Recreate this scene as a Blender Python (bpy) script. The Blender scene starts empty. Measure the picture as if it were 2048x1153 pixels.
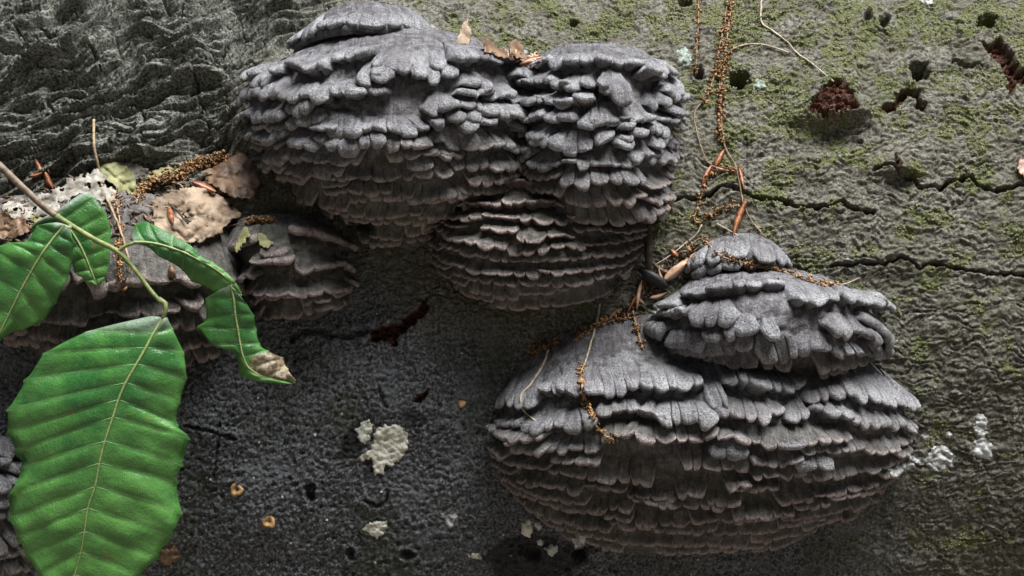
import bpy, math, random
import numpy as np
from mathutils import Vector

rng = np.random.default_rng(7)
random.seed(7)
SC = bpy.context.scene
COL = SC.collection

# ------------------------------------------------------------------ camera, sky, sun, exposure
S = 0.0002            # metres per photo pixel on the plane Y = 0 (the front of the trunk)
D = 0.56              # camera distance to that plane
cam_d = bpy.data.cameras.new('camera')
cam = bpy.data.objects.new('camera', cam_d)
COL.objects.link(cam)
cam.location = (0, -D, 0)
cam.rotation_euler = (math.pi / 2, 0, 0)
cam_d.sensor_width = 36.0
cam_d.lens = 36.0 * D / (2048 * S)
cam_d.clip_start = 0.01
cam_d.clip_end = 500
SC.camera = cam

SUN_EL, SUN_AZ = math.radians(70), math.radians(45)   # azimuth from the camera side (-Y) towards +X
world = bpy.data.worlds.new('World')
SC.world = world
world.use_nodes = True
wn = world.node_tree
bg = wn.nodes['Background']
sky = wn.nodes.new('ShaderNodeTexSky')
sky.sky_type = 'NISHITA'
sky.sun_disc = False
sky.sun_elevation = SUN_EL
sky.sun_rotation = math.radians(180) - SUN_AZ
sky.air_density = 1.0
sky.dust_density = 3.0
wn.links.new(sky.outputs[0], bg.inputs['Color'])
bg.inputs['Strength'].default_value = 0.05
sun_d = bpy.data.lights.new('sun', 'SUN')
sun_d.energy = 4.0
sun_d.angle = math.radians(42)
sun_d.color = (1.0, 0.99, 0.98)
sun = bpy.data.objects.new('sun', sun_d)
COL.objects.link(sun)
sdir = Vector((math.sin(SUN_AZ) * math.cos(SUN_EL), -math.cos(SUN_AZ) * math.cos(SUN_EL), math.sin(SUN_EL)))
sun.rotation_euler = (-sdir).to_track_quat('-Z', 'Y').to_euler()
sun.location = sdir * 3
SC.view_settings.view_transform = 'Standard'
SC.view_settings.look = 'None'
SC.view_settings.gamma = 1.0
SC.view_settings.exposure = 1.33

# ------------------------------------------------------------------ photo pixel <-> world
def at(px, py, d):
    """photo pixel and distance d (in pixels of 0.2 mm, towards the camera) -> world point(s)"""
    px, py, d = np.asarray(px, float), np.asarray(py, float), np.asarray(d, float)
    k = (D - d * S) / D
    return np.stack(np.broadcast_arrays((px - 1024) * S * k, -d * S, (576.5 - py) * S * k), -1)

def to_px(P):
    k = D / (D + P[..., 1])
    return 1024 + P[..., 0] / S * k, 576.5 - P[..., 2] / S * k

# ------------------------------------------------------------------ noise in numpy
def _hash(ix, iy, seed):
    h = (ix.astype(np.int64) * 374761393 + iy.astype(np.int64) * 668265263 + seed * 1442695041) & 0xFFFFFFFF
    h = ((h ^ (h >> 13)) * 1274126177) & 0xFFFFFFFF
    return ((h ^ (h >> 16)) & 0xFFFFFF) / float(0xFFFFFF)

def pn(x, y, seed=0):
    ix, iy = np.floor(x), np.floor(y)
    fx, fy = x - ix, y - iy
    ux, uy = fx * fx * fx * (fx * (fx * 6 - 15) + 10), fy * fy * fy * (fy * (fy * 6 - 15) + 10)
    def g(ox, oy):
        a = _hash(ix + ox, iy + oy, seed) * 2 * math.pi
        return np.cos(a) * (fx - ox) + np.sin(a) * (fy - oy)
    a, b, c, e = g(0, 0), g(1, 0), g(0, 1), g(1, 1)
    return 1.5 * ((a + (b - a) * ux) * (1 - uy) + (c + (e - c) * ux) * uy)

def fbm(x, y, o=4, seed=0, gain=.5):
    t, amp = 0, 1.0
    for i in range(o):
        t = t + amp * pn(x, y, seed + 17 * i)
        x, y, amp = x * 2.03 + 11.3, y * 2.03 - 7.1, amp * gain
    return t

def ridged(x, y, o=3, seed=0, gain=.5):
    t, amp = 0, 1.0
    for i in range(o):
        t = t + amp * (1 - np.abs(pn(x, y, seed + 31 * i)) * 1.6)
        x, y, amp = x * 2.1 + 3.3, y * 2.1 - 5.1, amp * gain
    return t

def worley(x, y, seed=0):
    ix, iy = np.floor(x), np.floor(y)
    f1, f2 = np.full(x.shape, 9.0), np.full(x.shape, 9.0)
    cid = np.zeros(x.shape)
    for ox in (-1, 0, 1):
        for oy in (-1, 0, 1):
            cx, cy = ix + ox, iy + oy
            dx = cx + _hash(cx, cy, seed) - x
            dy = cy + _hash(cx, cy, seed + 5) - y
            dd = np.sqrt(dx * dx + dy * dy)
            m = dd < f1
            f2 = np.where(m, f1, np.minimum(f2, dd))
            cid = np.where(m, _hash(cx, cy, seed + 9), cid)
            f1 = np.where(m, dd, f1)
    return f1, f2, cid

def saw(p):
    f = p - np.floor(p)
    return f * (1 - sstep(.80, 1, f))

def sstep(a, b, x):
    t = np.clip((x - a) / (b - a), 0, 1)
    return t * t * (3 - 2 * t)

def poly_dist(x, y, pts, closed=False):
    """distance from points to a polyline; for a closed one also the inside test"""
    pts = np.asarray(pts, float)
    best = np.full(x.shape, 1e9)
    inside = np.zeros(x.shape, bool)
    n = len(pts)
    for i in range(n if closed else n - 1):
        a, b = pts[i], pts[(i + 1) % n]
        ab = b - a
        t = np.clip(((x - a[0]) * ab[0] + (y - a[1]) * ab[1]) / (ab @ ab + 1e-9), 0, 1)
        best = np.minimum(best, np.hypot(x - a[0] - t * ab[0], y - a[1] - t * ab[1]))
        if closed:
            c = (a[1] > y) != (b[1] > y)
            with np.errstate(divide='ignore', invalid='ignore'):
                inside ^= c & (x < (b[0] - a[0]) * (y - a[1]) / (b[1] - a[1] + 1e-12) + a[0])
    return (best, inside) if closed else best

def near(x, y, pts, pad):
    pts = np.asarray(pts, float)
    return np.nonzero((x > pts[:, 0].min() - pad) & (x < pts[:, 0].max() + pad) & (y > pts[:, 1].min() - pad) & (y < pts[:, 1].max() + pad))[0]

def catmull(keys, t):
    """keys (K, ...) sampled at t in [0, K-1]"""
    keys = np.asarray(keys, float)
    K = len(keys)
    t = np.clip(np.asarray(t, float), 0, K - 1 - 1e-9)
    i = np.floor(t).astype(int)
    f = (t - i).reshape(t.shape + (1,) * (keys.ndim - 1))
    p0, p1, p2, p3 = keys[np.maximum(i - 1, 0)], keys[i], keys[np.minimum(i + 1, K - 1)], keys[np.minimum(i + 2, K - 1)]
    return .5 * (2 * p1 + (p2 - p0) * f + (2 * p0 - 5 * p1 + 4 * p2 - p3) * f * f + (3 * p1 - p0 - 3 * p2 + p3) * f ** 3)

# ------------------------------------------------------------------ mesh helpers
def mesh_obj(name, verts, faces, mat, parent=None, attrs=None, smooth=True, loc=None):
    verts = np.asarray(verts, np.float32).reshape(-1, 3)
    org = np.array(parent.location if parent is not None and loc is None else (loc if loc is not None else (0, 0, 0)), np.float32)
    if parent is not None and parent.parent is not None:
        org = org + np.array(parent.parent.location, np.float32)
    me = bpy.data.meshes.new(name)
    me.vertices.add(len(verts))
    me.vertices.foreach_set('co', (verts - org).ravel())
    if isinstance(faces, np.ndarray):
        nf, k = faces.shape
        me.loops.add(nf * k)
        me.loops.foreach_set('vertex_index', faces.astype(np.int32).ravel())
        me.polygons.add(nf)
        me.polygons.foreach_set('loop_start', np.arange(0, nf * k, k, dtype=np.int32))
        me.polygons.foreach_set('loop_total', np.full(nf, k, np.int32))
    else:
        flat = [v for f in faces for v in f]
        tot = np.array([len(f) for f in faces], np.int32)
        me.loops.add(len(flat))
        me.loops.foreach_set('vertex_index', np.array(flat, np.int32))
        me.polygons.add(len(faces))
        me.polygons.foreach_set('loop_start', np.concatenate(([0], np.cumsum(tot)[:-1])).astype(np.int32))
        me.polygons.foreach_set('loop_total', tot)
    me.polygons.foreach_set('use_smooth', np.full(len(me.polygons), smooth, bool))
    for k, v in (attrs or {}).items():
        v = np.asarray(v, np.float32)
        if v.ndim == 1 or v.shape[-1] == 1:
            me.attributes.new(k, 'FLOAT', 'POINT').data.foreach_set('value', v.ravel())
        else:
            me.attributes.new(k, 'FLOAT_VECTOR', 'POINT').data.foreach_set('vector', v.ravel())
    me.update(calc_edges=True)
    me.validate()
    if mat is not None:
        me.materials.append(mat)
    o = bpy.data.objects.new(name, me)
    COL.objects.link(o)
    if parent is not None:
        o.parent = parent
    elif loc is not None:
        o.location = loc
    return o

def grid_faces(nr, nc, flip=False):
    i = np.arange(nr - 1)[:, None] * nc + np.arange(nc - 1)[None]
    q = np.stack((i, i + 1, i + nc + 1, i + nc), -1).reshape(-1, 4)
    return q[:, ::-1] if flip else q

def tag(o, label=None, cat=None, group=None, kind=None):
    for k, v in (('label', label), ('category', cat), ('group', group), ('kind', kind)):
        if v:
            o[k] = v
    return o

def thing(name, label, cat, loc, group=None):
    o = bpy.data.objects.new(name, None)
    o.empty_display_size = .01
    COL.objects.link(o)
    o.location = [float(c) for c in loc]
    return tag(o, label, cat, group)

# ------------------------------------------------------------------ materials
class NT:
    def __init__(self, name):
        self.m = bpy.data.materials.new(name)
        self.m.use_nodes = True
        self.t = self.m.node_tree
        self.b = self.t.nodes['Principled BSDF']
        self.co = self.t.nodes.new('ShaderNodeTexCoord').outputs['Object']
    def n(self, kind, **kw):
        nd = self.t.nodes.new('ShaderNode' + kind)
        for k, v in kw.items():
            setattr(nd, k, v)
        return nd
    def put(self, sock, v):
        if isinstance(v, bpy.types.NodeSocket):
            self.t.links.new(v, sock)
        elif isinstance(v, (tuple, list)) and len(v) == 3 and sock.type == 'RGBA':
            sock.default_value = (*v, 1)
        else:
            sock.default_value = v
    def attr(self, name, vec=False):
        a = self.n('Attribute', attribute_name=name)
        return a.outputs['Vector' if vec else 'Fac']
    def noise(self, scale, detail=4, rough=.6, co=None, dist=0):
        nd = self.n('TexNoise')
        self.put(nd.inputs['Vector'], co or self.co)
        nd.inputs['Scale'].default_value = scale
        nd.inputs['Detail'].default_value = detail
        nd.inputs['Roughness'].default_value = rough
        nd.inputs['Distortion'].default_value = dist
        return nd.outputs['Fac']
    def vor(self, scale, feature='F1', co=None, out='Distance'):
        nd = self.n('TexVoronoi', feature=feature)
        self.put(nd.inputs['Vector'], co or self.co)
        nd.inputs['Scale'].default_value = scale
        return nd.outputs[out]
    def ramp(self, f, a, b, lo=0., hi=1.):
        nd = self.n('MapRange', interpolation_type='SMOOTHSTEP')
        self.put(nd.inputs['Value'], f)
        for k, v in zip(('From Min', 'From Max', 'To Min', 'To Max'), (a, b, lo, hi)):
            nd.inputs[k].default_value = v
        return nd.outputs['Result']
    def math(self, op, a, b=0., c=0.):
        nd = self.n('Math', operation=op)
        for s, v in zip(nd.inputs, (a, b, c)):
            self.put(s, v)
        return nd.outputs[0]
    def mix(self, f, a, b, blend='MIX'):
        nd = self.n('Mix', data_type='RGBA', blend_type=blend)
        self.put(nd.inputs[0], f)
        self.put(nd.inputs[6], a)
        self.put(nd.inputs[7], b)
        return nd.outputs[2]
    def bump(self, h, strength, dist, prev=None):
        nd = self.n('Bump')
        nd.inputs['Strength'].default_value = strength
        nd.inputs['Distance'].default_value = dist
        self.put(nd.inputs['Height'], h)
        if prev:
            self.put(nd.inputs['Normal'], prev)
        return nd.outputs[0]
    def out(self, color, rough=.8, normal=None, spec=.3, **kw):
        self.put(self.b.inputs['Base Color'], color)
        self.put(self.b.inputs['Roughness'], rough)
        self.put(self.b.inputs['Specular IOR Level'], spec)
        if normal:
            self.put(self.b.inputs['Normal'], normal)
        for k, v in kw.items():
            self.put(self.b.inputs[k.replace('_', ' ')], v)
        return self.m

def mat_bark():
    m = NT('beech_bark')
    f1 = m.noise(900, 5, .65)
    f2 = m.noise(220, 4, .6)
    f3 = m.noise(55, 3, .55)
    base = m.mix(m.ramp(f1, .38, .66), (.044, .042, .031), (.245, .234, .188))
    base = m.mix(m.ramp(f3, .35, .65, 0, .65), base, (.085, .080, .050))
    base = m.mix(m.math('MULTIPLY', m.ramp(f2, .54, .66), .5), base, (.27, .27, .25))
    # green algal film
    base = m.mix(m.math('MULTIPLY', m.attr('algae'), m.ramp(f2, .35, .6)), base, (.095, .11, .032))
    # the lower bark is darker and slate coloured, with dark green film
    low = m.mix(m.ramp(f1, .40, .64), (.03, .033, .036), (.20, .213, .228))
    low = m.mix(m.ramp(f2, .5, .7, 0, .45), low, (.035, .055, .030))
    low = m.mix(m.ramp(m.noise(38, 5, .65), .5, .66, 0, .55), low, (.16, .172, .19))
    low = m.mix(m.ramp(m.noise(30, 4, .6, dist=.5), .50, .68, 0, .6), low, (.045, .055, .030))
    base = m.mix(m.attr('low'), base, low)
    rug = m.mix(m.ramp(f1, .36, .62), (.022, .024, .018), (.22, .228, .195))
    base = m.mix(m.attr('rugged'), base, rug)
    wood = m.mix(m.ramp(f1, .35, .65), (.014, .006, .004), (.17, .062, .032))
    base = m.mix(m.attr('wood'), base, wood)
    base = m.mix(m.attr('stain'), base, (.012, .012, .014))
    nb = m.bump(m.noise(1400, 3, .7), .9, .0008)
    nb = m.bump(m.noise(420, 4, .7), .85, .0015, nb)
    return m.out(base, m.ramp(f2, .3, .7, .62, .9), nb, .35)

def mat_fungus():
    m = NT('bracket_fungus_flesh')
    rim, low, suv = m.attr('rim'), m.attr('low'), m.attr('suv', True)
    g = m.noise(1500, 4, .75)
    g2 = m.noise(300, 4, .6)
    st = m.n('Mapping'); m.put(st.inputs['Vector'], suv); st.inputs['Scale'].default_value = (1, .18, 1)
    stri = m.noise(700, 3, .6, st.outputs[0])
    pale = m.mix(m.ramp(g, .34, .70), (.105, .105, .112), (.345, .35, .37))
    old = m.mix(m.ramp(g2, .35, .7), (.075, .070, .074), (.175, .170, .176))
    up = m.mix(m.ramp(m.math('ADD', m.math('MULTIPLY', rim, .55), g2), .50, .85), old, pale)
    up = m.mix(m.math('MULTIPLY', m.ramp(m.math('ADD', m.math('MULTIPLY', rim, .5), m.math('MULTIPLY', g, .5)), .62, .80), .6), up, (.47, .475, .49))
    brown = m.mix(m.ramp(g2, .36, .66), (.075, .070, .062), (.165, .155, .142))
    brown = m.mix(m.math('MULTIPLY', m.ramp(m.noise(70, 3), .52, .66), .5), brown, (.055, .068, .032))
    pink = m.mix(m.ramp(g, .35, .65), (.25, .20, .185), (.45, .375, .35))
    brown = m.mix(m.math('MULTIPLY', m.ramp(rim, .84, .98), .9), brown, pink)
    up = m.mix(m.ramp(m.noise(42, 4, .6), .50, .66, 0, .6), up, (.092, .083, .092))
    up = m.mix(m.math('MULTIPLY', m.ramp(m.noise(26, 5, .7), .55, .68), .45), up, (.30, .30, .30))
    up = m.mix(m.math('MULTIPLY', m.ramp(m.noise(33, 3, .6), .60, .72), .35), up, (.10, .115, .07))
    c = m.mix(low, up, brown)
    c = m.mix(m.math('MULTIPLY', m.ramp(stri, .52, .40), .35), c, (.04, .036, .04))
    nb = m.bump(m.noise(1300, 4, .75), .9, .0011)
    nb = m.bump(stri, .8, .0013, nb)
    nb = m.bump(m.noise(330, 3, .65), .7, .0018, nb)
    return m.out(c, m.ramp(g2, .3, .7, .6, .85), nb, .3)

M_BARK = mat_bark()
M_FUN = mat_fungus()

def plain(name, c0, c1, scale=400, rough=.7, bump=.4, dist=.0006, spec=.3, **kw):
    m = NT(name)
    f = m.noise(scale, 4, .6)
    return m.out(m.mix(m.ramp(f, .35, .65), c0, c1), rough, m.bump(m.noise(scale * 2.2, 3, .6), bump, dist), spec, **kw)

# ------------------------------------------------------------------ ground (out of frame, under and around the trunk)
R, ZC = .24, -.035
gx = np.concatenate((-np.geomspace(80, 1, 18), np.linspace(-.9, .9, 19), np.geomspace(1, 80, 18)))
GX, GY = np.meshgrid(gx, gx)
GZ = -.30 + .02 * fbm(GX * 1.5, GY * 1.5, 3, 3)
mg = NT('forest_floor')
fg = mg.noise(14, 6, .7)
M_GROUND = mg.out(mg.mix(mg.ramp(fg, .4, .62), (.07, .06, .05), (.20, .17, .14)), .9, mg.bump(fg, .8, .03))
tag(mesh_obj('ground', np.stack((GX, GY, GZ), -1), grid_faces(len(gx), len(gx)), M_GROUND), 'brown leaf-littered forest floor below the log', 'ground', kind='structure')

# ------------------------------------------------------------------ ring of trees out of frame, added to cut low sky light
rw = np.random.default_rng(77)
tv_, tf_ = [], []
nv_ = 0
for k_ in range(46):
    a_ = 2 * math.pi * (k_ + rw.uniform(-.4, .4)) / 46
    d_ = rw.uniform(6.5, 13)
    cx_, cy_, h_ = d_ * math.cos(a_), d_ * math.sin(a_), rw.uniform(.85, 1.2) * d_ * 1.05
    zz = np.linspace(-.4, h_ * .8, 7)
    rad_ = np.linspace(.24, .07, 7) * rw.uniform(.7, 1.3)
    th_ = np.linspace(0, 2 * math.pi, 9)[:-1]
    lean = rw.normal(size=2) * .05
    V_ = np.stack((cx_ + lean[0] * zz[:, None] + rad_[:, None] * np.cos(th_), cy_ + lean[1] * zz[:, None] + rad_[:, None] * np.sin(th_), zz[:, None] + 0 * th_[None]), -1).reshape(-1, 3)
    i_ = np.arange(6)[:, None] * 8 + np.arange(8)[None]; j_ = np.arange(6)[:, None] * 8 + (np.arange(8)[None] + 1) % 8
    tv_.append(V_); tf_.append(np.stack((i_, j_, j_ + 8, i_ + 8), -1).reshape(-1, 4) + nv_); nv_ += len(V_)
    n_ = 620
    t_ = rw.random(n_) ** .8
    rr_ = (1.7 * np.sin(math.pi * np.clip(t_ * .9 + .1, 0, 1)) + .3) * np.sqrt(rw.random(n_)) * d_ / 9
    b_ = rw.uniform(0, 6.283, n_)
    C_ = np.stack((cx_ + rr_ * np.cos(b_), cy_ + rr_ * np.sin(b_), h_ * (.08 + .92 * t_)), -1)
    e1 = rw.normal(size=(n_, 3)); e1 /= np.linalg.norm(e1, axis=1, keepdims=True)
    e2 = np.cross(e1, rw.normal(size=(n_, 3))); e2 /= np.linalg.norm(e2, axis=1, keepdims=True)
    sz = rw.uniform(.14, .34, (n_, 1))
    V_ = np.stack((C_ - e1 * sz, C_ + e2 * sz * .6, C_ + e1 * sz, C_ - e2 * sz * .6), 1).reshape(-1, 3)
    tv_.append(V_); tf_.append(np.arange(4 * n_).reshape(-1, 4) + nv_); nv_ += len(V_)
mw = NT('added_woodland')
M_ADDED_WOOD = mw.out(mw.mix(mw.ramp(mw.noise(3, 3), .4, .6), (.025, .05, .015), (.06, .10, .03)), .8)
tag(mesh_obj('added_woodland', np.concatenate(tv_), np.concatenate(tf_), M_ADDED_WOOD, smooth=False), 'unseen ring of leafy trees added round the trunk to block low sky light', 'added_woodland', kind='stuff')

# ------------------------------------------------------------------ the fallen trunk
CRACKS = [
    (3.4, 42, [(1340, 398), (1393, 396), (1422, 388), (1444, 373), (1466, 372), (1491, 389), (1520, 398), (1559, 401), (1593, 413), (1632, 418), (1680, 408), (1700, 420), (1745, 428)]),
    (3.4, 36, [(1744, 343), (1775, 333), (1799, 350), (1822, 352), (1837, 375), (1882, 376), (1900, 364), (1945, 354), (1959, 371), (1997, 381), (2060, 368)]),
    (2.8, 24, [(1660, 532), (1725, 528), (1769, 528), (1799, 517), (1815, 517), (1831, 531), (1840, 539), (1858, 527), (1880, 530), (1960, 545), (2060, 552)]),
    (5, 22, [(585, 680), (600, 664), (640, 662), (660, 672), (700, 674), (735, 664)]),
    (3, 12, [(440, 845), (432, 900), (428, 960)]), (3, 14, [(372, 850), (420, 862), (445, 872), (472, 882)]),
    (3, 14, [(730, 1000), (752, 1012), (768, 1008), (775, 990)]),
    (4, 16, [(1905, 125), (1935, 132), (1962, 135)]), (4, 14, [(760, 780), (763, 800), (770, 812)]),
]
HOLES = [(1480, 156, 21, 18, 60), (1399, 148, 11, 13, 45), (1838, 144, 19, 23, 60), (1975, 46, 20, 14, 45), (1768, 44, 12, 12, 30), (1735, 35, 8, 10, 24),
         (1372, 5, 16, 10, 40), (620, 985, 12, 20, 30), (815, 1110, 16, 10, 20), (1160, 1108, 15, 14, 40), (1066, 1108, 20, 14, 22), (700, 1108, 9, 14, 18), (1390, 1037, 10, 10, 16), (1148, 50, 9, 9, 22)]
WOOD = [  # (polygon, depth inside, raised lip)
    ([(1606, 240), (1628, 212), (1642, 188), (1662, 180), (1686, 170), (1692, 196), (1702, 218), (1718, 233), (1690, 240), (1650, 242)], -8, 26),
    ([(1957, 82), (1972, 92), (1990, 84), (1998, 72), (2014, 96), (2030, 122), (2040, 140), (2062, 150), (2060, 168), (2030, 172), (2018, 196), (2012, 160), (1996, 130), (1976, 112)], -22, 8),
    ([(1758, 224), (1765, 212), (1790, 206), (1800, 184), (1815, 178), (1836, 186), (1852, 212), (1848, 230), (1834, 224), (1828, 200), (1812, 194), (1800, 214), (1785, 228)], -20, 6),
    ([(738, 685), (742, 668), (760, 652), (800, 648), (852, 598), (860, 616), (826, 655), (800, 672), (790, 692), (775, 684)], -26, 5),
    ([(826, 808), (832, 792), (862, 778), (850, 798), (836, 812)], -14, 4),
    ([(1784, 330), (1788, 300), (1792, 320), (1796, 345)], -8, 3),
]
STAINS = [([(700, 850), (740, 835), (752, 850), (745, 880), (720, 905), (690, 915), (680, 890)], .95), ([(745, 905), (722, 930), (735, 955), (770, 960), (775, 935)], .9),
          ([(980, 1095), (1030, 1068), (1090, 1062), (1130, 1085), (1180, 1090), (1175, 1130), (1120, 1160), (1000, 1165), (965, 1130)], .8),
          ([(800, 830), (825, 818), (850, 822), (840, 845), (810, 850)], .85), ([(715, 1068), (730, 1035), (740, 1075), (725, 1090)], .5)]

def trunk_fields(x, y):
    """outward displacement (photo px) and material masks on the trunk at photo position x, y"""
    n_big = fbm(x / 260, y / 200, 3, 1)
    rug = sstep(60, -60, poly_dist(x, y, [(-900, -900), (760, -900), (700, -60), (640, 0), (590, 60), (520, 130), (470, 200), (490, 330), (380, 330), (200, 372), (0, 400), (-900, 420)], True)[0] *
                np.where(poly_dist(x, y, [(-900, -900), (760, -900), (700, -60), (640, 0), (590, 60), (520, 130), (470, 200), (490, 330), (380, 330), (200, 372), (0, 400), (-900, 420)], True)[1], -1, 1) + 25 * fbm(x / 90, y / 90, 2, 8))
    low = sstep(-60, 120, (y - 640) - .25 * (x - 1000) + 60 * fbm(x / 160, y / 160, 3, 12))
    low = np.where(x > 1500, low * sstep(1950, 1550, x), low)
    # --- smooth beech bark with short wavy wrinkles
    wx, wy = x + 14 * fbm(x / 60, y / 60, 2, 21), y + 10 * fbm(x / 50, y / 50, 2, 22)
    wr = ridged(wx / 30, wy / 10, 2, 23, .6) - .8
    bl = fbm(x / 16, y / 12, 2, 24)
    f1, f2, cid = worley(wx / 17, wy / 11, 25)
    plates = sstep(.02, .22, f2 - f1)
    a = 2.8 * wr + 2.4 * bl + 2.6 * (plates - .7) + 3.4 * (cid - .5) * plates + 4 * fbm(x / 60, y / 45, 2, 29)
    a = a + (14 * saw(wy / 19 + 1.1 * pn(wx / 44, wy / 26, 27) + .5 * pn(wx / 17, wy / 15, 59)) + 6 * saw(wy / 9 + 1.2 * pn(wx / 24, wy / 12, 28)) - 7) * (.55 + .6 * pn(x / 70, y / 50, 30))
    # --- lower bark: small ring pits between worm-like ridges
    p1, p2, pc = worley((x + 6 * fbm(x / 30, y / 30, 2, 31)) / 20, (y + 6 * fbm(x / 30, y / 30, 2, 32)) / 17, 33)
    pit = np.where(pc > .35, np.exp(-(p1 / .26) ** 2), 0)
    ring = np.exp(-((p1 - .42) / .13) ** 2) * (pc > .35)
    wormy = ridged(x / 17 + .6 * fbm(x / 40, y / 40, 2, 35), y / 13, 2, 34) - 1
    am = np.clip(.55 + .8 * fbm(x / 110, y / 90, 2, 37), .1, 1.3)
    b = (-7 * pit + 3 * ring) * am + 3 * wormy * (1.5 - am) + 3 * fbm(x / 12, y / 12, 2, 36) + 3 * saw(y / 30 + 1.6 * fbm(x / 40, y / 60, 3, 38)) * (1.2 - am) + 2 * fbm(x / 6, y / 6, 1, 40)
    # --- rugged bark of the root flare: long ridges rising to the right, cross cracks, big lumps
    ang = math.radians(-20)
    u, v = x * math.cos(ang) + y * math.sin(ang), -x * math.sin(ang) + y * math.cos(ang)
    v = v + 24 * fbm(u / 150, v / 130, 2, 41)
    lump = fbm(u / 190, v / 80, 3, 44)
    amp = np.clip(.75 + .9 * pn(u / 110, v / 32, 50), .1, 1.5)
    s1 = saw(v / 28 + .6 * pn(u / 170, v / 40, 49) + .16 * pn(u / 34, v / 16, 56))
    s2 = saw(v / 9 + .6 * pn(u / 80, v / 16, 53) + .22 * pn(u / 18, v / 8, 57))
    q1, q2, qc = worley(u / 62 + .35 * fbm(x / 40, y / 40, 2, 46), v / 36, 45)
    crack = sstep(.07, .0, q2 - q1) * sstep(-.15, .2, pn(u / 90, v / 70, 58))
    c = 36 * s1 * amp + 15 * s2 + 52 * lump - 34 * crack + 16 * (qc - .5) + 3 * fbm(x / 8, y / 7, 2, 47) - 30
    ridge_band = np.exp(-((y - (105 - .27 * (x - 60)) - 10) / 22) ** 2)     # raised bar across the top left
    gully = np.exp(-((y - (140 - .27 * (x - 60)) - 10) / 20) ** 2)
    c = c + (24 * ridge_band - 26 * gully) * sstep(430, 330, x) * sstep(-80, 60, x)
    disp = (.74 * a * (1 - low) + b * low) * (1 - rug) + c * rug + 7 * n_big
    wood, stain = np.zeros(x.shape), np.zeros(x.shape)
    for w, dep, pts in CRACKS:
        i = near(x, y, pts, 40)
        jx, jy = x[i] + 5 * pn(x[i] / 16, y[i] / 16, 51), y[i] + 5 * pn(x[i] / 16, y[i] / 16, 52)
        dd = poly_dist(jx, jy, pts)
        disp[i] += -dep * np.exp(-(dd / w) ** 4) + 5 * np.exp(-(dd / 20) ** 2)
    for hx, hy, rx, ry, dep in HOLES:
        i = np.nonzero((np.abs(x - hx) < 3 * rx) & (np.abs(y - hy) < 3 * ry))[0]
        rr = np.hypot((x[i] - hx) / rx, (y[i] - hy) / ry) + .35 * fbm(x[i] / 14, y[i] / 14, 2, 55)
        disp[i] += -dep * sstep(1.1, .55, rr) + 5 * np.exp(-((rr - 1.35) / .35) ** 2)
    for pts, dep, lip in WOOD:
        i = near(x, y, pts, 60)
        jx, jy = x[i] + 6 * fbm(x[i] / 14, y[i] / 14, 2, 61), y[i] + 6 * fbm(x[i] / 14, y[i] / 14, 2, 62)
        dd, ins = poly_dist(jx, jy, pts, True)
        sd = np.where(ins, -dd, dd)
        m = sstep(2, -4, sd)
        disp[i] += m * (dep + 15 * ridged(x[i] / 20, y[i] / 9, 3, 63) - 22) + lip * np.exp(-(np.maximum(sd, -2) / 26) ** 2)
        wood[i] = np.maximum(wood[i], m)
    # the knob's overhanging lower lip: the bark falls away under the torn knob
    kk = np.exp(-((x - 1664) / 52) ** 2)
    disp += -36 * kk * sstep(240, 256, y) * sstep(320, 258, y) + 16 * kk * sstep(150, 200, y) * sstep(244, 238, y)
    ff = np.exp(-((x - 1806) / 34) ** 2)
    disp += 16 * ff * sstep(296, 345, y) * sstep(354, 348, y) - 18 * ff * sstep(350, 356, y) * sstep(410, 365, y)
    for pts, s in STAINS:
        i = near(x, y, pts, 40)
        jx, jy = x[i] + 12 * fbm(x[i] / 22, y[i] / 22, 3, 65), y[i] + 12 * fbm(x[i] / 22, y[i] / 22, 3, 66)
        dd, ins = poly_dist(jx, jy, pts, True)
        stain[i] = np.maximum(stain[i], s * sstep(6, -8, np.where(ins, -dd, dd)))
    # green lichen: dense in the upper right, thinning downwards
    patch = fbm(x / 95, y / 70, 4, 71, .62)
    dens = .34 * sstep(620, 60, y) * sstep(820, 1500, x) + .20 * sstep(230, 20, y) * sstep(860, 1000, x) - .18 * sstep(450, 760, y) - .12 * rug
    algae = sstep(.06, .40, patch + dens - .12 + .22 * fbm(x / 26, y / 20, 2, 73)) * (1 - low) * sstep(780, 900, x + .3 * (300 - y))
    return disp, dict(algae=np.clip(algae, 0, 1), low=low * (1 - rug), rugged=rug, wood=wood, stain=stain)

st = .0005
xs = np.arange(-.232, .2321, st)
xs = np.concatenate((-(.232 + np.geomspace(.001, 1.5, 36))[::-1], xs, .232 + np.geomspace(.001, 1.5, 36)))
ph_a, ph_b = math.asin((-.128 - ZC) / R), math.asin((.150 - ZC) / R)
ph = np.arange(ph_a, ph_b, st / R)
ph = np.concatenate((ph_a - np.geomspace(.004, math.pi + ph_a, 34)[::-1], ph, ph[-1] + np.geomspace(.004, math.pi - ph[-1], 34)))
PX, PH = np.meshgrid(xs, ph)
nrm = np.stack((np.zeros(PX.shape), -np.cos(PH), np.sin(PH)), -1)
base = np.stack((PX, R - R * np.cos(PH), ZC + R * np.sin(PH)), -1)
kk = D / (D + np.minimum(base[..., 1], .2))
qx, qy = 1024 + PX / S * kk, 576.5 - np.where(np.abs(PH) < 1.2, base[..., 2], ZC + R * PH) / S * kk
disp, masks = trunk_fields(qx.ravel(), qy.ravel())
disp = disp * (1 - .85 * sstep(.236, .268, np.abs(PX.ravel()))) * (1 - .85 * sstep(.02, .10, np.maximum(PH.ravel() - ph_b, ph_a - PH.ravel())))
trunk_v = base + nrm * (disp.reshape(PX.shape) * S)[..., None]
log = mesh_obj('fallen_beech_trunk', trunk_v, grid_faces(*PX.shape), M_BARK, attrs=masks)
tag(log, 'fallen beech trunk with grey wrinkled bark, green lichen, cracks and holes', 'tree trunk')

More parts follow.
